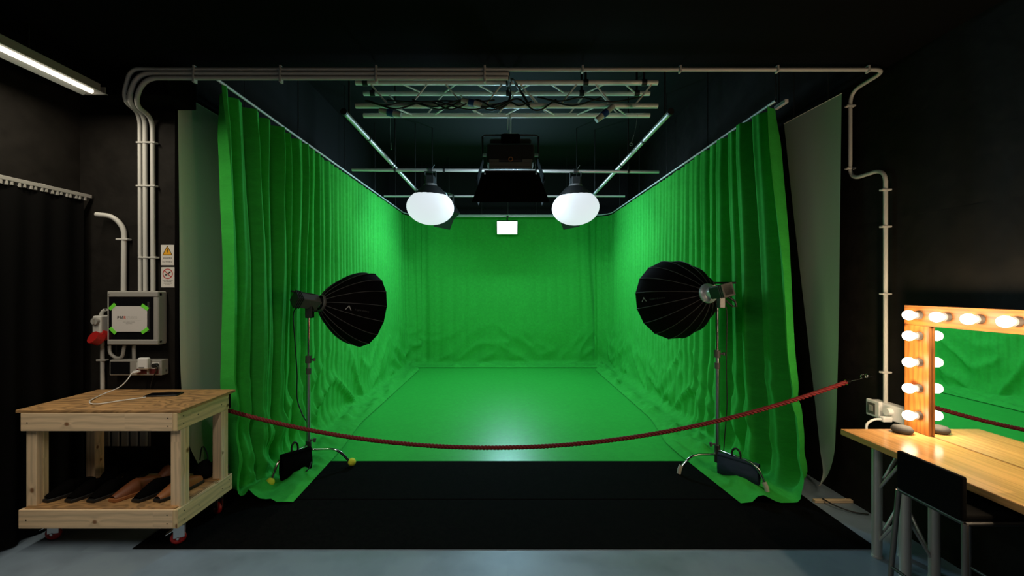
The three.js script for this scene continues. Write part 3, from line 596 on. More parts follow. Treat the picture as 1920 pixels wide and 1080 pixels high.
// ---------------------------------------------------------------- conduits on the left
const clipMat = M.pvc;
function conduit(label, pts, r, bend, clips = [], group, m = M.pvc) {
  const t = thing('conduit', label, 'conduit', null, group);
  mesh('pipe', pipe(pts, r, bend, 12), m, t);
  for (const [p, dir] of clips) {                               // a saddle clip across the pipe
    const g = dir === 'v' ? rbox(r * 5, 0.012, r * 2.4, 0.003) : rbox(0.014, r * 3.6, r * 2.4, 0.003);
    mesh('clip', g.translate(p.x, p.y, p.z), clipMat, t);
  }
  return t;
}
{
  const Zc = 2.764, Zv = 3.025, g = 'conduits from the fuse box to the truss';
  const cx = [525, 705, 908].map((px) => px);
  // upper thin pipe goes on to the right wall
  const xr = 2.464;
  conduit('thin white conduit running across the opening, then down the wall by the dressing mirror', [
    at(263, 546, Zv), at(262, 214, Zv), at(229, 186, 2.80), at(245, 128, Zc), V(-2.3, at(0, 130, Zc).y, Zc), V(xr, 2.965, Zc), V(xr, 2.955, 3.06), V(xr, at(0, 337, 3.06).y, 3.06), V(xr, at(0, 337, 3.06).y, 2.775), V(xr, at(0, 757, 2.775).y, 2.775)].map((p) => p), 0.0125, 0.09,
    [...[365, 527, 706, 909, 1092, 1275, 1457, 1627].map((px) => [at(px, 130, Zc), 'h']), ...[[3.06, 199], [3.06, 316], [2.775, 356], [2.775, 425], [2.775, 551], [2.775, 698]].map(([Z, py]) => [V(xr, at(0, py, Z).y, Z), 'v'])]);
  conduit('middle white conduit bending from the fuse box to the cut end over the stage', [at(273, 546, Zv), at(272, 216, Zv), at(238, 190, 2.80), at(258, 137, Zc), at(954, 138.5, Zc)], 0.015, 0.09, [[at(268, 268, Zv), 'v'], [at(268, 349, Zv), 'v'], [at(272, 483, Zv), 'v'], ...[365, 527, 706, 909].map((px) => [at(px, 140, Zc), 'h'])], g);
  conduit('lowest white conduit bending from the fuse box to the cut end over the stage', [at(287, 546, Zv), at(286, 222, Zv), at(251, 194, 2.80), at(271, 146, Zc), at(953, 146, Zc)], 0.0145, 0.09, [[at(284, 268, Zv), 'v'], [at(284, 349, Zv), 'v'], [at(286, 483, Zv), 'v'], ...[365, 527, 706, 909].map((px) => [at(px, 148, Zc), 'h'])], g);
  conduit('short white conduit elbowing away above the fuse box', [at(232, 546, Zv), at(233, 428, Zv), at(212, 405, 3.0), at(180, 402, 2.98)], 0.0165, 0.075, [[at(232, 449, Zv), 'v']]);
  conduit('thin white conduit running down behind the workbench from the red socket', [at(192, 640, Zv), at(193, 800, Zv)], 0.013, 0.05, [[at(192, 675, Zv), 'v']]);
}
// ---------------------------------------------------------------- fuse box
{
  const t = thing('fuse_box', 'grey wall mounted fuse box with a dark window door and a taped paper', 'fuse box');
  const Zf = 2.965, x0 = -2.78, x1 = -2.425, y1 = at(0, 546, Zf).y, y0 = at(0, 647, Zf).y;
  mesh('case', rslab(x0, x1, y0, y1, Zf + 0.03, ZW, 0.012), M.pvcDark, t);
  mesh('cover', [rslab(x0, x1, y1 - 0.042, y1, Zf, Zf + 0.05, 0.01), rslab(x0, x1, y0, y0 + 0.038, Zf, Zf + 0.05, 0.01), rslab(x1 - 0.04, x1, y0, y1, Zf + 0.004, Zf + 0.05, 0.014), rslab(x0, x0 + 0.01, y0, y1, Zf + 0.004, Zf + 0.05, 0.004)], M.pvcDark, t);
  mesh('window_door', rslab(x0 + 0.004, x1 - 0.035, y0 + 0.034, y1 - 0.038, Zf + 0.006, Zf + 0.03, 0.004), M.blackGloss, t);
  mesh('door_latch', [rslab(x1 - 0.075, x1 - 0.062, y0 + 0.09, y0 + 0.3, Zf + 0.001, Zf + 0.01, 0.003)], M.darkSteel, t);
  mesh('screw', rslab(x0 + 0.012, x0 + 0.02, y1 - 0.028, y1 - 0.02, Zf - 0.001, Zf + 0.004, 0.002), M.black, t);
  const pt = canvasTex(768, 560, (c, w, h) => {
    c.fillStyle = '#c9c4bf'; c.fillRect(0, 0, w, h);
    c.textAlign = 'left'; c.font = 'bold 92px sans-serif'; c.fillStyle = '#15110f'; c.fillText('PM', 112, 284); const a = c.measureText('PM').width; c.fillStyle = '#b2371c'; c.fillText('R', 112 + a, 284);
    const b = c.measureText('R').width; c.font = '86px sans-serif'; c.fillStyle = '#a39e99'; c.save(); c.translate(112 + a + b + 6, 284); c.scale(0.8, 1); c.fillText('STUDIO', 0, 0); c.restore();
    c.fillStyle = '#aaa5a0'; c.fillRect(112, 306, 530, 3);
    c.textAlign = 'center'; c.font = '28px sans-serif'; c.fillStyle = '#3b3734'; c.fillText('FOTO VIDEO STUDIO', 372, 358); c.fillText('SALA POSA', 372, 392);
  });
  const P = (px, py) => at(px, py, Zf);
  const a = P(210, 574), b = P(276, 622);
  const paper = thing('paper_notice', 'white paper notice with studio lettering taped to the fuse box', 'notice');
  const pg = new THREE.BoxGeometry(b.x - a.x, a.y - b.y, 0.0012).translate((a.x + b.x) / 2, (a.y + b.y) / 2, -Zf + 0.0005);
  const plain = mat([0.55, 0.53, 0.5], 0.8);
  const pm = mesh('paper', pg, [plain, plain, plain, plain, new THREE.MeshStandardMaterial({ map: pt, roughness: 0.8 }), plain], paper);
  for (const [px, py, r] of [[211, 575, 0.75], [272, 576, -0.6], [212, 620, -0.8], [272, 620, 0.6]]) { const p = P(px, py); mesh('green_tape', rbox(0.055, 0.024, 0.0012, 0.0004).rotateZ(r).translate(p.x, p.y, -Zf + 0.0018), M.tape, paper); }
}
// warning signs
function sign(label, px0, py0, px1, py1, draw) {
  const a = at(px0, py0, ZW - 0.003), b = at(px1, py1, ZW - 0.003), w = b.x - a.x, h = a.y - b.y;
  const t = thing('warning_sign', label, 'sign');
  mesh('plate', rbox(w, h, 0.003, 0.0012, (a.x + b.x) / 2, (a.y + b.y) / 2, -ZW + 0.0016), mat([0.6, 0.58, 0.54], 0.5), t);
  const g = new THREE.PlaneGeometry(w * 0.97, h * 0.97).translate((a.x + b.x) / 2, (a.y + b.y) / 2, -ZW + 0.0036);
  mesh('print', g, new THREE.MeshStandardMaterial({ map: canvasTex(400, Math.round(400 * h / w), draw), roughness: 0.5 }), t);
}
sign('white sign with a yellow electric hazard triangle, upper of two', 301.5, 459, 326.3, 497.5, (c, w, h) => {
  c.fillStyle = '#cfcac2'; c.fillRect(0, 0, w, h);
  c.beginPath(); c.moveTo(w / 2, 25); c.lineTo(w - 55, 305); c.lineTo(55, 305); c.closePath(); c.fillStyle = '#e0a020'; c.fill(); c.lineWidth = 18; c.lineJoin = 'round'; c.strokeStyle = '#15110c'; c.stroke();
  c.beginPath(); c.moveTo(215, 95); c.lineTo(165, 195); c.lineTo(205, 195); c.lineTo(180, 280); c.lineTo(245, 170); c.lineTo(203, 170); c.lineTo(240, 95); c.closePath(); c.fillStyle = '#15110c'; c.fill();
  c.textAlign = 'center'; c.font = 'bold 66px sans-serif'; c.fillText('QUADRO', w / 2, 425); c.font = 'bold 60px sans-serif'; c.fillText('ELETTRICO', w / 2, 540);
});
sign('white sign with a red prohibition ring, lower of two', 302, 501, 327, 539, (c, w, h) => {
  c.fillStyle = '#cfcac2'; c.fillRect(0, 0, w, h); c.lineWidth = 26; c.strokeStyle = '#a81512'; c.fillStyle = '#15110c';
  c.beginPath(); c.ellipse(265, 150, 36, 24, -0.5, 0, 7); c.fill(); c.beginPath(); c.moveTo(95, 270); c.lineTo(140, 190); c.lineTo(165, 215); c.lineTo(190, 200); c.lineTo(180, 270); c.lineTo(150, 240); c.closePath(); c.fill(); c.beginPath(); c.ellipse(230, 185, 26, 15, 0.5, 0, 7); c.fill();
  c.beginPath(); c.arc(200, 195, 145, 0, 7); c.stroke(); c.beginPath(); c.moveTo(100, 95); c.lineTo(300, 295); c.stroke();
  c.textAlign = 'center'; c.fillStyle = '#15110c'; c.font = 'bold 34px sans-serif'; ['NON USARE ACQUA', 'PER SPEGNERE', 'SU APPARECCHI', 'ELETTRICI'].forEach((s, i) => c.fillText(s, w / 2, 410 + i * 46));
});
// red industrial socket at the side of the fuse box
{
  const t = thing('industrial_socket', 'white industrial socket with a red round cap beside the fuse box', 'socket');
  const a = at(191, 600, 3.0), b = at(186, 634, 2.97);
  mesh('body', [rbox(0.062, 0.125, 0.09, 0.012, a.x, a.y - 0.03, -ZW + 0.047)], M.pvc, t);
  mesh('rotary_switch', [new THREE.CylinderGeometry(0.024, 0.026, 0.02, 24).rotateX(Math.PI / 2).translate(a.x, a.y - 0.005, -ZW + 0.098), rbox(0.008, 0.04, 0.012, 0.003, a.x, a.y - 0.005, -ZW + 0.11)], M.pvcDark, t);
  mesh('red_cap', [new THREE.CylinderGeometry(0.043, 0.043, 0.05, 28).rotateX(Math.PI / 2 - 0.5).rotateY(-0.3).translate(b.x, b.y, -2.95), new THREE.CylinderGeometry(0.03, 0.034, 0.05, 24).rotateX(Math.PI / 2 - 0.5).rotateY(-0.3).translate(b.x + 0.01, b.y + 0.02, -2.99)], M.red, t);
  mesh('hose', tube([at(199, 580, 3.02), at(193, 584, 3.02), at(189, 592, 3.02)], 0.012, 12, 8), M.pvc, t);
}
tag(mesh('conduit_loop', tube([at(205, 648, 3.01), at(207, 662, 3.01), at(218, 671, 3.01), at(229, 668, 3.01), at(233, 648, 3.01)], 0.011, 40, 10), M.pvcDark), 'grey flexible conduit looping under the fuse box', 'conduit');
tag(mesh('conduit', rod(at(251, 648, 3.02), at(252, 676, 3.02), 0.012), M.pvcDark), 'short grey conduit joining the fuse box to the socket strip', 'conduit');
// socket strip under the fuse box
{
  const t = thing('socket_strip', 'long grey socket strip with a dark blank panel under the fuse box', 'socket strip');
  const Zf = 2.985, a = at(205, 675, Zf), b = at(303, 704, Zf);
  mesh('case', rslab(a.x, b.x, b.y, a.y, Zf, ZW, 0.006), M.pvcDark, t);
  const w = at(207, 678, Zf), w2 = at(244, 702, Zf);
  mesh('blank_panel', rslab(w.x, w2.x, w2.y, w.y, Zf - 0.002, Zf + 0.01, 0.003), M.blackGloss, t);
  for (const [p0, p1] of [[256, 277], [279.5, 299]]) {
    const c = at(p0, 680, Zf), d = at(p1, 702, Zf);
    const s = mesh('socket_module', rslab(c.x, d.x, d.y, c.y, Zf - 0.003, Zf + 0.01, 0.004), M.pvc, t);
    mesh('socket_face', rslab(c.x + 0.003, d.x - 0.003, d.y + 0.004, d.y + 0.04, Zf - 0.005, Zf, 0.003), mat([0.09, 0.01, 0.012], 0.4), s);
    mesh('pin_hole', [-1, 0, 1].map((i) => new THREE.CylinderGeometry(0.0035, 0.0035, 0.002, 8).rotateX(Math.PI / 2).translate((c.x + d.x) / 2 + i * 0.011, c.y - 0.018, -Zf + 0.0035)), M.black, s);
  }
  mesh('side_screw', rod(V(b.x, b.y + 0.03, 3.02), V(b.x + 0.006, b.y + 0.03, 3.02), 0.006), M.steel, t);
  const ch = thing('charger', 'white cube charger plugged into the socket strip', 'charger');
  const c0 = at(257, 671, 2.95), c1 = at(277, 693, 2.95);
  mesh('body', rslab(c0.x, c1.x, c1.y, c0.y, 2.945, Zf - 0.004, 0.012), M.white, ch);
  mesh('port', rslab(c0.x + 0.015, c1.x - 0.02, c1.y + 0.01, c1.y + 0.018, 2.9435, 2.947, 0.002), M.grey, ch);
  const wc = tag(mesh('charging_cable', tube([at(260, 697, 2.95), at(252, 699, 2.94), at(247, 700, 2.93), at(238, 713, 2.9), at(222, 727, 2.87), V(-2.68, 0.843, 2.82), V(-2.6, 0.843, 2.66), V(-2.5, 0.843, 2.6), V(-2.42, 0.843, 2.68), V(-2.335, 0.843, 2.76)], 0.0035, 100, 6), M.white), 'thin white charging cable trailing from the socket strip to the phone', 'cable');
  const pl = tag(mesh('cable_plug', [rbox(0.045, 0.02, 0.022, 0.006).rotateZ(0.25).translate(at(256, 697, 2.955).x, at(256, 697, 2.955).y, -2.955)], M.white), 'white flat plug at the end of the charging cable', 'plug');
  tag(mesh('power_plug', [new THREE.CylinderGeometry(0.016, 0.014, 0.03, 16).rotateX(Math.PI / 2).translate(at(292, 685, 2.97).x, at(292, 685, 2.97).y, -2.966), tube([at(293, 685, 2.96), at(296, 690, 2.95), at(290, 702, 2.98), at(285, 715, 3.03), at(275, 760, 3.03)], 0.004, 30, 6)], M.cable), 'black plug with its cable in the socket strip', 'plug');
}

// ---------------------------------------------------------------- workbench
{
  const t = thing('workbench', 'pale pine workbench with a plywood top, lower shelf and red castors', 'workbench');
  const T = 0.835, x0 = -2.88, x1 = -1.91, Z0 = 2.5, Z1 = 3.008, B = 0.028;
  const board = (name, a, m = M.pine, ox = rnd(), oy = rnd()) => { const g = rbox(a[1] - a[0], a[3] - a[2], a[5] - a[4], 0.004, (a[0] + a[1]) / 2, (a[2] + a[3]) / 2, -(a[4] + a[5]) / 2); return mesh(name, metreUV(g, ox, oy), m, t); };
  board('top', [x0, x1, T - 0.018, T, Z0, Z1], M.ply, 0.2, 0.1);
  const fx0 = x0 + 0.03, fx1 = x1 - 0.02, fZ0 = Z0 + 0.028, fZ1 = Z1 - 0.02;
  const aT = T - 0.018, aB = 0.71, lT = 0.252, lB = 0.142;
  const screws = (b, list) => list.forEach(([x, y, Z, side]) => mesh('screw', new THREE.CylinderGeometry(0.0035, 0.0035, 0.003, 8).rotateX(side ? 0 : Math.PI / 2).rotateZ(side ? Math.PI / 2 : 0).translate(x, y, -Z), M.black, b));
  for (const [top, y0, y1, grow] of [[1, aB, aT, 0], [0, lB, lT, 0.006]]) {
    const front = board('rail_board', [fx0 - grow, fx1 - B + grow, y0, y1, fZ0 - B - grow, fZ0 - grow]);
    screws(front, [[fx1 - 0.055, y0 + 0.03, fZ0 - B - grow], [fx1 - 0.055, y1 - 0.03, fZ0 - B - grow], [fx0 + 0.04, y0 + 0.05, fZ0 - B - grow]]);
    const sd = board('rail_board', [fx1 - B + grow, fx1 + grow, y0, y1, fZ0 - B - grow, fZ1 + grow], M.pineGreenBounce);
    screws(sd, [[fx1 + grow, y0 + 0.03, fZ0 + 0.02, 1], [fx1 + grow, y1 - 0.03, fZ0 + 0.02, 1], [fx1 + grow, y0 + 0.05, fZ0 + 0.14, 1], [fx1 + grow, y0 + 0.05, fZ1 - 0.1, 1], [fx1 + grow, y0 + 0.03, fZ1 - 0.03, 1], [fx1 + grow, y1 - 0.03, fZ1 - 0.03, 1]]);
    board('rail_board', [fx0, fx0 + B, y0, y1, fZ0, fZ1], M.pineGreenBounce);
    board('rail_board', [fx0, fx1, y0, y1, fZ1 - B, fZ1]);
  }
  const lg = 0.06;
  const leg = (x, Z) => {
    board('leg', [x, x + lg, lB + 0.01, aT, Z, Z + lg * 0.62]); board('leg', [x, x + lg, lB + 0.01, aT, Z + lg * 0.62, Z + lg * 1.2], M.pineGreenBounce);
  };
  leg(fx0 + 0.002, fZ0); leg(fx1 - B - lg + 0.026, fZ0); leg(fx0 + 0.002, fZ1 - B - lg * 1.2); leg(fx1 - B - lg + 0.026, fZ1 - B - lg * 1.2);
  board('shelf', [fx0 + B * 0.5, fx1 - B * 0.5, lT - 0.004, lT + 0.008, fZ0 - 0.02, fZ1 - B], M.ply, 0.5, 0.3);
  for (const [x, Z, r] of [[fx1 - 0.05, fZ0 + 0.045, 0.5], [fx1 - 0.05, fZ1 - 0.07, -0.4], [fx0 + 0.06, fZ0 + 0.1, 0.3], [fx0 + 0.05, fZ1 - 0.07, 0.1]]) {
    const c = new THREE.Group(); c.name = 'castor'; c.position.set(x, x > -2.22 ? 0.006 : 0, -Z); c.rotation.y = r; t.add(c);
    mesh('wheel', [new THREE.TorusGeometry(0.028, 0.013, 10, 24).translate(0, 0.042, 0), new THREE.CylinderGeometry(0.028, 0.028, 0.02, 20).rotateX(Math.PI / 2).translate(0, 0.042, 0)], M.red, c);
    mesh('fork', [rbox(0.056, 0.072, 0.003, 0.001, 0.006, 0.082, 0.018), rbox(0.056, 0.072, 0.003, 0.001, 0.006, 0.082, -0.018), rbox(0.055, 0.006, 0.045, 0.002, 0.006, 0.117, 0), new THREE.CylinderGeometry(0.024, 0.024, 0.012, 18).translate(0, 0.126, 0), rbox(0.085, 0.008, 0.075, 0.002, 0, 0.138, 0), rod(new THREE.Vector3(0, 0.042, -0.024), new THREE.Vector3(0, 0.042, 0.024), 0.007)], M.steel, c);
    mesh('brake_pedal', [rbox(0.045, 0.006, 0.035, 0.002).rotateZ(0.5).translate(-0.04, 0.085, 0)], M.chrome, c);
  }
}
// phone
{
  const t = thing('phone', 'black phone lying on the workbench', 'phone', V(-2.285, 0.835, 2.845));
  t.rotation.y = -0.92 + Math.PI / 2 - 0.5;
  mesh('body', rbox(0.2, 0.009, 0.085, 0.004, 0, 0.0046, 0), M.black, t);
  mesh('screen', rbox(0.192, 0.002, 0.078, 0.001, 0, 0.0092, 0), M.blackGloss, t);
}
// shoes on the lower shelf
function shoe(label, x, Z, yaw, m, sole, L0 = 0.28, group = 'shoes on the workbench shelf', y = 0.261) {
  const t = thing('shoe', label, 'shoe', V(x, y, Z), group); t.rotation.y = yaw;
  const half = (k) => 0.047 * (0.62 + 0.38 * Math.sin(Math.PI * (0.15 + 0.75 * k))) * Math.pow(Math.sin(Math.PI * Math.min(0.999, Math.max(0.001, 0.03 + 0.94 * k))), 0.2) * (k > 0.5 ? 1.1 : 0.86);
  const s = new THREE.Shape(); const n = 28;
  for (let i = 0; i <= n; i++) { const k = i / n; s[i ? 'lineTo' : 'moveTo']((k - 0.5) * L0, half(k)); }
  for (let i = n; i >= 0; i--) { const k = i / n; s.lineTo((k - 0.5) * L0, -half(k)); }
  mesh('sole', new THREE.ExtrudeGeometry(s, { depth: 0.014, bevelEnabled: true, bevelSize: 0.003, bevelThickness: 0.003, bevelSegments: 1 }).rotateX(-Math.PI / 2).translate(0, 0.003, 0), sole, t);
  const hgt = (k) => k > 0.45 ? lerp(0.075, 0.045, smooth(0.45, 0.97, k)) : lerp(0.07, 0.075, k / 0.45);
  mesh('upper', sheet(30, 14, (u, v) => {
    const a = Math.PI * v, w = half(u) * 0.96, h = hgt(u) * Math.pow(Math.sin(Math.PI * Math.min(0.998, Math.max(0.002, 0.03 + 0.94 * u))), 0.35);
    const dip = u < 0.5 ? 1 - 0.35 * Math.pow(Math.sin(a), 8) * Math.sin(Math.PI * u * 2) : 1;
    return new THREE.Vector3((u - 0.5) * (L0 - 0.008), 0.014 + h * Math.pow(Math.sin(a), 0.75) * dip, Math.cos(a) * w);
  }), m, t);
}
{
  const toCam = -Math.PI / 2 - 0.18, bl = M.blackMatte, so = M.black;
  const dark = ['black flat shoe standing in the shelf row beside the workbench leg', 'black flat shoe between two other black shoes in the shelf row', 'black flat shoe right next to the brown leather shoe', 'black shoe behind the row next to the dark brown shoe', 'black shoe behind the row by the rear workbench leg'], gd = 'black shoes on the workbench shelf';
  [[-2.745, 2.69], [-2.61, 2.69], [-2.48, 2.69], [-2.52, 2.895], [-2.67, 2.89]].forEach(([x, Z], i) => shoe(dark[i], x, Z, toCam + rr(-0.06, 0.06), bl, so, Z > 2.8 ? 0.14 : 0.26, gd, 0.2605));
  shoe('brown leather shoe lying between two black shoes on the workbench shelf', -2.335, 2.7, toCam - 0.1, M.leather, M.tan);
  shoe('black shoe between the brown leather shoe and the tan shoe', -2.205, 2.7, toCam, bl, so);
  shoe('tan shoe at the end of the row by the workbench leg', -2.065, 2.7, toCam - 0.1, M.tan, M.black);
  shoe('dark brown shoe behind the row on the workbench shelf', -2.3, 2.9, toCam - 0.15, M.leather, M.leather, 0.14);
}
{
  const t = thing('black_bag', 'slumped black bag at the back of the workbench shelf', 'bag', V(-2.06, 0.261, 2.9));
  const g = new THREE.SphereGeometry(1, 24, 16), p = g.attributes.position;
  for (let i = 0; i < p.count; i++) { const x = p.getX(i), y = p.getY(i), z = p.getZ(i), n = 0.85 + 0.4 * fbm(x * 2 + 5, z * 2 + y * 2 + 5, 3); p.setXYZ(i, x * 0.055 * n, 0.05 + Math.max(-0.05, y * 0.06 * n), z * 0.065 * n); }
  g.computeVertexNormals(); mesh('body', g, M.blackCloth, t);
  mesh('strap', tube([new THREE.Vector3(0.02, 0.09, -0.02), new THREE.Vector3(0.0, 0.16, -0.03), new THREE.Vector3(-0.03, 0.2, -0.03), new THREE.Vector3(-0.04, 0.11, -0.02)], 0.004, 20, 6), M.cable, t);
}
{
  const t = thing('ribbed_panel', 'pale grey ribbed panel on the wall behind the workbench', 'wall panel');
  const a = at(192, 795, 3.03), b = at(279, 838, 3.03);
  mesh('back_plate', rslab(a.x, b.x, b.y, a.y + 0.02, 3.035, ZW - 0.0005, 0.003), M.grey, t);
  for (let i = 0; i < 5; i++) { const x = lerp(a.x, b.x, (i + 0.5) / 5); mesh('rib', rslab(x - 0.026, x + 0.026, b.y + 0.006, a.y + 0.016, 3.018, 3.036, 0.008), M.pvcDark, t); }
}

// ---------------------------------------------------------------- black curtain and track on the left wall
{
  const t = thing('curtain_track', 'pale ceiling track with gliders for the black curtain on the side wall', 'curtain track');
  mesh('rail', rslab(-2.968, -2.944, 2.185, 2.21, 1.0, 3.03, 0.003), M.pvcDark, t);
  mesh('wall_bracket', [1.1, 1.9, 2.7].map((Z) => rslab(XL, -2.95, 2.2, 2.214, Z, Z + 0.03, 0.002)), M.pvcDark, t);
  for (let i = 0; i < 26; i++) { const Z = 2.2 + i * 0.031 + rr(-0.006, 0.006); mesh('glider', rslab(-2.965, -2.945, 2.158 + rr(0, 0.008), 2.186, Z, Z + 0.014, 0.002), M.pvcDark, t); }
  tag(mesh('black_curtain', sheet(260, 40, (u, v) => {
    const Z = 1.0 + u * 1.98, h = v, A = lerp(0.012, 0.035, h) * (Z > 2.42 ? 0.55 : 1);
    const x = -2.956 + A * Math.sin(Z * 42 + 2 * fbm(Z * 3, h * 2, 2)) + (Z < 2.46 ? 0.06 * h * smooth(2.46, 2.3, Z) : 0);
    return V(x, 2.165 - v * 2.15, Z);
  }, 2, 2.2), M.blackCloth), 'heavy black curtain hanging along the side wall beside the workbench', 'curtain');
}
// ---------------------------------------------------------------- fluorescent battens
function batten(label, x, Z0, Z1, y, inten, color) {
  const t = thing('fluorescent_light', label, 'ceiling light', V(x, y, (Z0 + Z1) / 2)), len = Z1 - Z0;
  mesh('housing', rbox(0.07, 0.05, len, 0.004, 0, 0.035, 0), M.pvcDark, t);
  mesh('reflector_wing', box(0.055, 0.0025, len).rotateZ(-0.45).translate(0.055, 0.0, 0), M.white, t);
  mesh('reflector_wing', box(0.055, 0.0025, len).rotateZ(0.45).translate(-0.055, 0.0, 0), M.white, t);
  for (const s of [-1, 1]) mesh('end_cap', rbox(0.13, 0.05, 0.006, 0.002, 0, 0.014, s * len / 2), M.pvcDark, t);
  const tb = mesh('tube', new THREE.CylinderGeometry(0.014, 0.014, len - 0.05, 16).rotateX(Math.PI / 2).translate(0, 0, 0), glow(color, 2.2), t);
  for (const s of [-0.35, 0.35]) mesh('hanger', rod(new THREE.Vector3(0, 0.05, s * len), new THREE.Vector3(0, CEIL - y, s * len), 0.003), M.black, t);
  const l = new THREE.RectAreaLight(color, inten, 0.05, len - 0.06); l.name = 'lamp_area_light'; t.add(l); l.position.set(0, -0.018, 0); l.lookAt(t.position.clone().add(new THREE.Vector3(0, -2, 0.0001)));
}
batten('lit fluorescent batten hung beside the side wall above the black curtain', -2.66, 0.2, 2.76, 2.81, L.tube, TUBE);
{
  const t = thing('ceiling_light', 'long ceiling light panel over the room before the stage', 'ceiling light', V(-0.95, 2.94, 0.55));
  mesh('housing', rbox(0.36, 0.058, 1.46, 0.006, 0, 0.03, 0), M.white, t);
  mesh('light_face', box(0.31, 0.004, 1.41, 0, -0.001, 0), glow(0xffffff, 3), t);
  const l = new THREE.RectAreaLight(ROOM, L.room, 0.3, 1.4); l.name = 'lamp_area_light'; t.add(l); l.position.set(0, -0.006, 0); l.lookAt(t.position.clone().add(new THREE.Vector3(0, -2, 0.0001)));
}

// ---------------------------------------------------------------- dressing table
const TT = 0.72, MX = 2.375;
{
  const t = thing('dressing_table', 'long glossy oak dressing table on truss legs below the lit mirror', 'table');
  mesh('tabletop', metreUV(rbox(XR - 0.02 - 1.967, 0.034, 2.0, 0.004, (XR - 0.02 + 1.967) / 2, TT - 0.017, -1.515)), M.oak, t);
  const legs = [[2.135, 2.46], [2.13, 2.28], [2.285, 2.28], [2.285, 2.46]];
  const yT = TT - 0.034;
  for (const [x, Z] of legs) mesh('leg', [rod(V(x, 0, Z), V(x, yT, Z), 0.025, 0.025, 18), rod(V(x, 0.001, Z), V(x, 0.012, Z), 0.028, 0.028, 18)], M.alu, t);
  for (let k = 0; k < 4; k++) { const [xa, Za] = legs[k], [xb, Zb] = legs[(k + 1) % 4]; for (let j = 0; j < 2; j++) { const y = 0.08 + j * 0.3; mesh('brace', rod(V(xa, y + (k % 2 ? 0.26 : 0), Za), V(xb, y + (k % 2 ? 0 : 0.26), Zb), 0.008, 0.008, 8), M.alu, t); } }
  for (const [x, Z] of [[2.05, 0.7], [2.4, 0.7]]) mesh('leg', rod(V(x, 0, Z), V(x, yT, Z), 0.025, 0.025, 18), M.alu, t);
}
// ---------------------------------------------------------------- lit mirror
{
  const t = thing('vanity_mirror', 'pine framed dressing mirror ringed with glowing round bulbs', 'mirror');
  const f0 = 2.357, f1 = 2.3745, yT = 1.45, zF = 2.53, zN = 0.9, bw = 0.148;
  const bd = (x0, x1, y0, y1, Z0, Z1) => mesh('frame_board', metreUV(rbox(x1 - x0, y1 - y0, Z1 - Z0, 0.003, (x0 + x1) / 2, (y0 + y1) / 2, -(Z0 + Z1) / 2), rnd(), rnd()), M.frameWood, t);
  bd(f0, f1, yT - 0.115, yT, zN, zF);
  bd(f0, f1, TT + 0.001, yT - 0.1155, zF - bw, zF);
  bd(f0, f1, TT + 0.001, yT - 0.1155, zN, zN + bw);
  mesh('mirror_glass', slab(MX, MX + 0.005, TT + 0.002, yT - 0.01, zN + 0.01, zF - 0.01), M.mirror, t);
  mesh('back_board', slab(MX + 0.0055, XR - 0.001, TT + 0.001, yT - 0.005, zN + 0.005, zF - 0.005), M.black, t);
  const gl = glow(0xfff4e2, 3.2), bulbG = new THREE.LatheGeometry([[0.0005, -0.072], [0.014, -0.0695], [0.024, -0.06], [0.0285, -0.046], [0.027, -0.032], [0.02, -0.018], [0.0135, -0.008], [0.012, 0]].map(([r, y]) => new THREE.Vector2(r, y)), 24).rotateZ(-Math.PI / 2);
  const sockG = merge([new THREE.CylinderGeometry(0.0215, 0.0235, 0.02, 24).rotateZ(Math.PI / 2)]);
  const bulb = (y, Z) => {
    const s = mesh('bulb_socket', sockG, M.grey, t); s.position.copy(V(f0 - 0.01, y, Z));
    const b = mesh('bulb', bulbG, gl, s); b.position.set(-0.008, 0, 0);
    const l = new THREE.PointLight(WARM, L.bulb); l.name = 'bulb_glow'; l.castShadow = true; l.shadow.radius = 1.1; s.add(l); l.position.set(-0.053, 0, 0);
  };
  for (let i = 0; i < 10; i++) bulb(yT - 0.055, 2.437 - i * 0.157);
  for (const y of [1.277, 1.126, 0.977, 0.822]) { bulb(y, 2.437); bulb(y, 0.975); }
}
// puck speaker
{
  const t = thing('puck_speaker', 'dark grey round puck speaker on the dressing table', 'speaker', V(2.27, TT, 2.45));
  mesh('body', lathe([[0.0005, 0], [0.04, 0.001], [0.05, 0.012], [0.05, 0.022], [0.04, 0.037], [0.015, 0.042], [0.0005, 0.042]], 32), mat([0.05, 0.05, 0.048], 0.9), t);
}
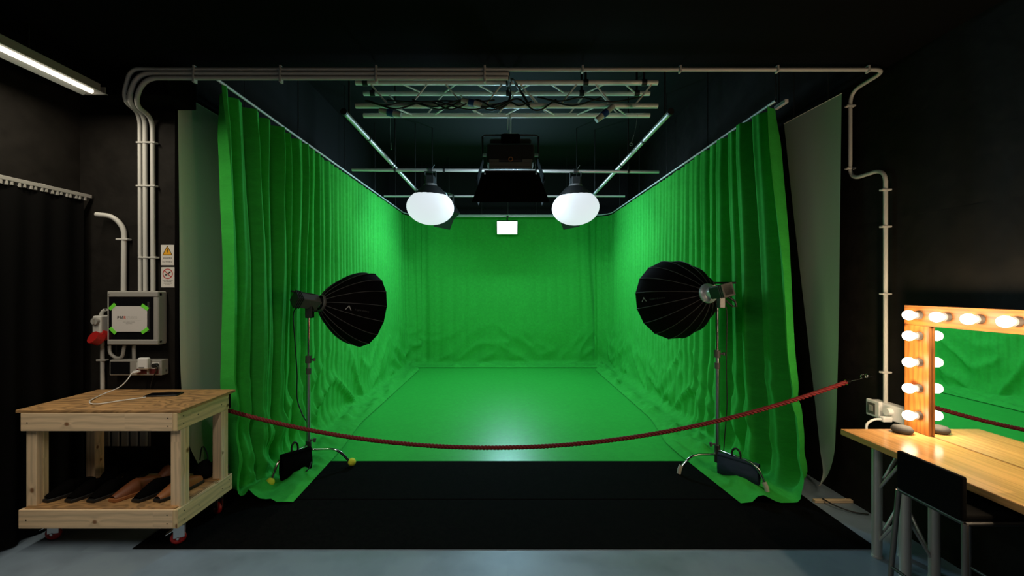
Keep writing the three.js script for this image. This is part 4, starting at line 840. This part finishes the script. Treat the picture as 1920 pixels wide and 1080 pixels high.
// wall socket box by the mirror
{
  const t = thing('socket_box', 'white wall socket box under the conduit beside the mirror', 'socket');
  const x = 2.43, yA = at(0, 756, 2.75).y, yB = at(0, 785, 2.75).y;
  mesh('case', [rslab(x, XR, yB, yA, 2.6, 2.86, 0.01)], M.white, t);
  mesh('switch_cover', [rslab(x - 0.02, x + 0.005, yB - 0.005, yA + 0.005, 2.76, 2.865, 0.008)], M.white, t);
  mesh('switch_window', [rslab(x - 0.023, x - 0.018, yB + 0.012, yA - 0.014, 2.79, 2.85, 0.004)], M.grey, t);
  mesh('rocker', [rslab(x - 0.027, x - 0.022, yB + 0.03, yA - 0.03, 2.805, 2.835, 0.003)], M.pvcDark, t);
  const pl = thing('power_plug', 'white plug and cable in the socket box beside the mirror', 'plug');
  mesh('plug_body', [rbox(0.06, 0.035, 0.035, 0.008, x - 0.03, yB + 0.012, -2.7), new THREE.CylinderGeometry(0.024, 0.024, 0.03, 18).rotateZ(Math.PI / 2).translate(x - 0.016, yA - 0.04, -2.7)], M.white, pl);
  mesh('cord', tube([V(x - 0.06, yB + 0.012, 2.7), V(x - 0.1, yB + 0.005, 2.71), V(x - 0.135, yB - 0.03, 2.72), V(x - 0.13, yB - 0.08, 2.71), V(x - 0.05, yB - 0.12, 2.68), V(XR - 0.005, yB - 0.13, 2.64)], 0.0075, 50, 8), M.white, pl);
}
// ---------------------------------------------------------------- stool
{
  const t = thing('bar_stool', 'black bar stool with a low back and grey tube legs at the dressing table', 'stool');
  const x0 = 1.815, x1 = 2.14, Za = 1.975, Zb = 1.69, s = 0.615;
  mesh('seat', rslab(x0, x1, s, s + 0.03, Zb, Za, 0.012), M.blackCloth, t);
  mesh('backrest', rslab(x0 - 0.012, x0 + 0.012, s + 0.01, 0.8, Zb, Za, 0.008), M.blackCloth, t);
  mesh('seat_frame', [rod(V(x0, s, Za), V(x0, s, Zb), 0.0085), rod(V(x1, s, Za), V(x1, s, Zb), 0.0085), rod(V(x0, s, Za), V(x1, s, Za), 0.0085), rod(V(x0, s, Zb), V(x1, s, Zb), 0.0085)], M.darkSteel, t);
  for (const [x, Z, sx, sz] of [[x0, Za, -1, 1], [x0, Zb, -1, -1], [x1, Za, 1, 1], [x1, Zb, 1, -1]]) mesh('leg', rod(V(x, s, Z), V(x + sx * 0.03, 0.002, Z + sz * 0.03), 0.011, 0.011, 12), M.steelDull ??= mat([0.22, 0.21, 0.2], 0.4, { metalness: 0.8 }), t);
  mesh('stretcher', [rod(V(x0 - 0.02, 0.25, Za + 0.02), V(x0 - 0.02, 0.25, Zb - 0.02), 0.007), rod(V(x1 + 0.02, 0.25, Za + 0.02), V(x1 + 0.02, 0.25, Zb - 0.02), 0.007), rod(V(x0 - 0.02, 0.32, Zb - 0.02), V(x1 + 0.02, 0.32, Zb - 0.02), 0.007)], M.darkSteel, t);
}
// pale batten on the floor behind the curtain, with a cable over it
tag(mesh('wooden_batten', rslab(2.22, 2.495, 0.0005, 0.022, 3.07, 3.1, 0.003), M.pine), 'short pale wooden batten on the floor by the wall', 'batten');
tag(mesh('floor_cable', tube([V(2.28, 0.03, 3.08), V(2.31, 0.02, 3.0), V(2.38, 0.012, 2.93), V(2.46, 0.012, 2.9)], 0.005, 30, 6), M.cable), 'black cable over the pale batten on the floor', 'cable');

scene.traverse((o) => { if (o.isMesh) { o.castShadow = o.receiveShadow = true; } });
renderer.render(scene, camera);
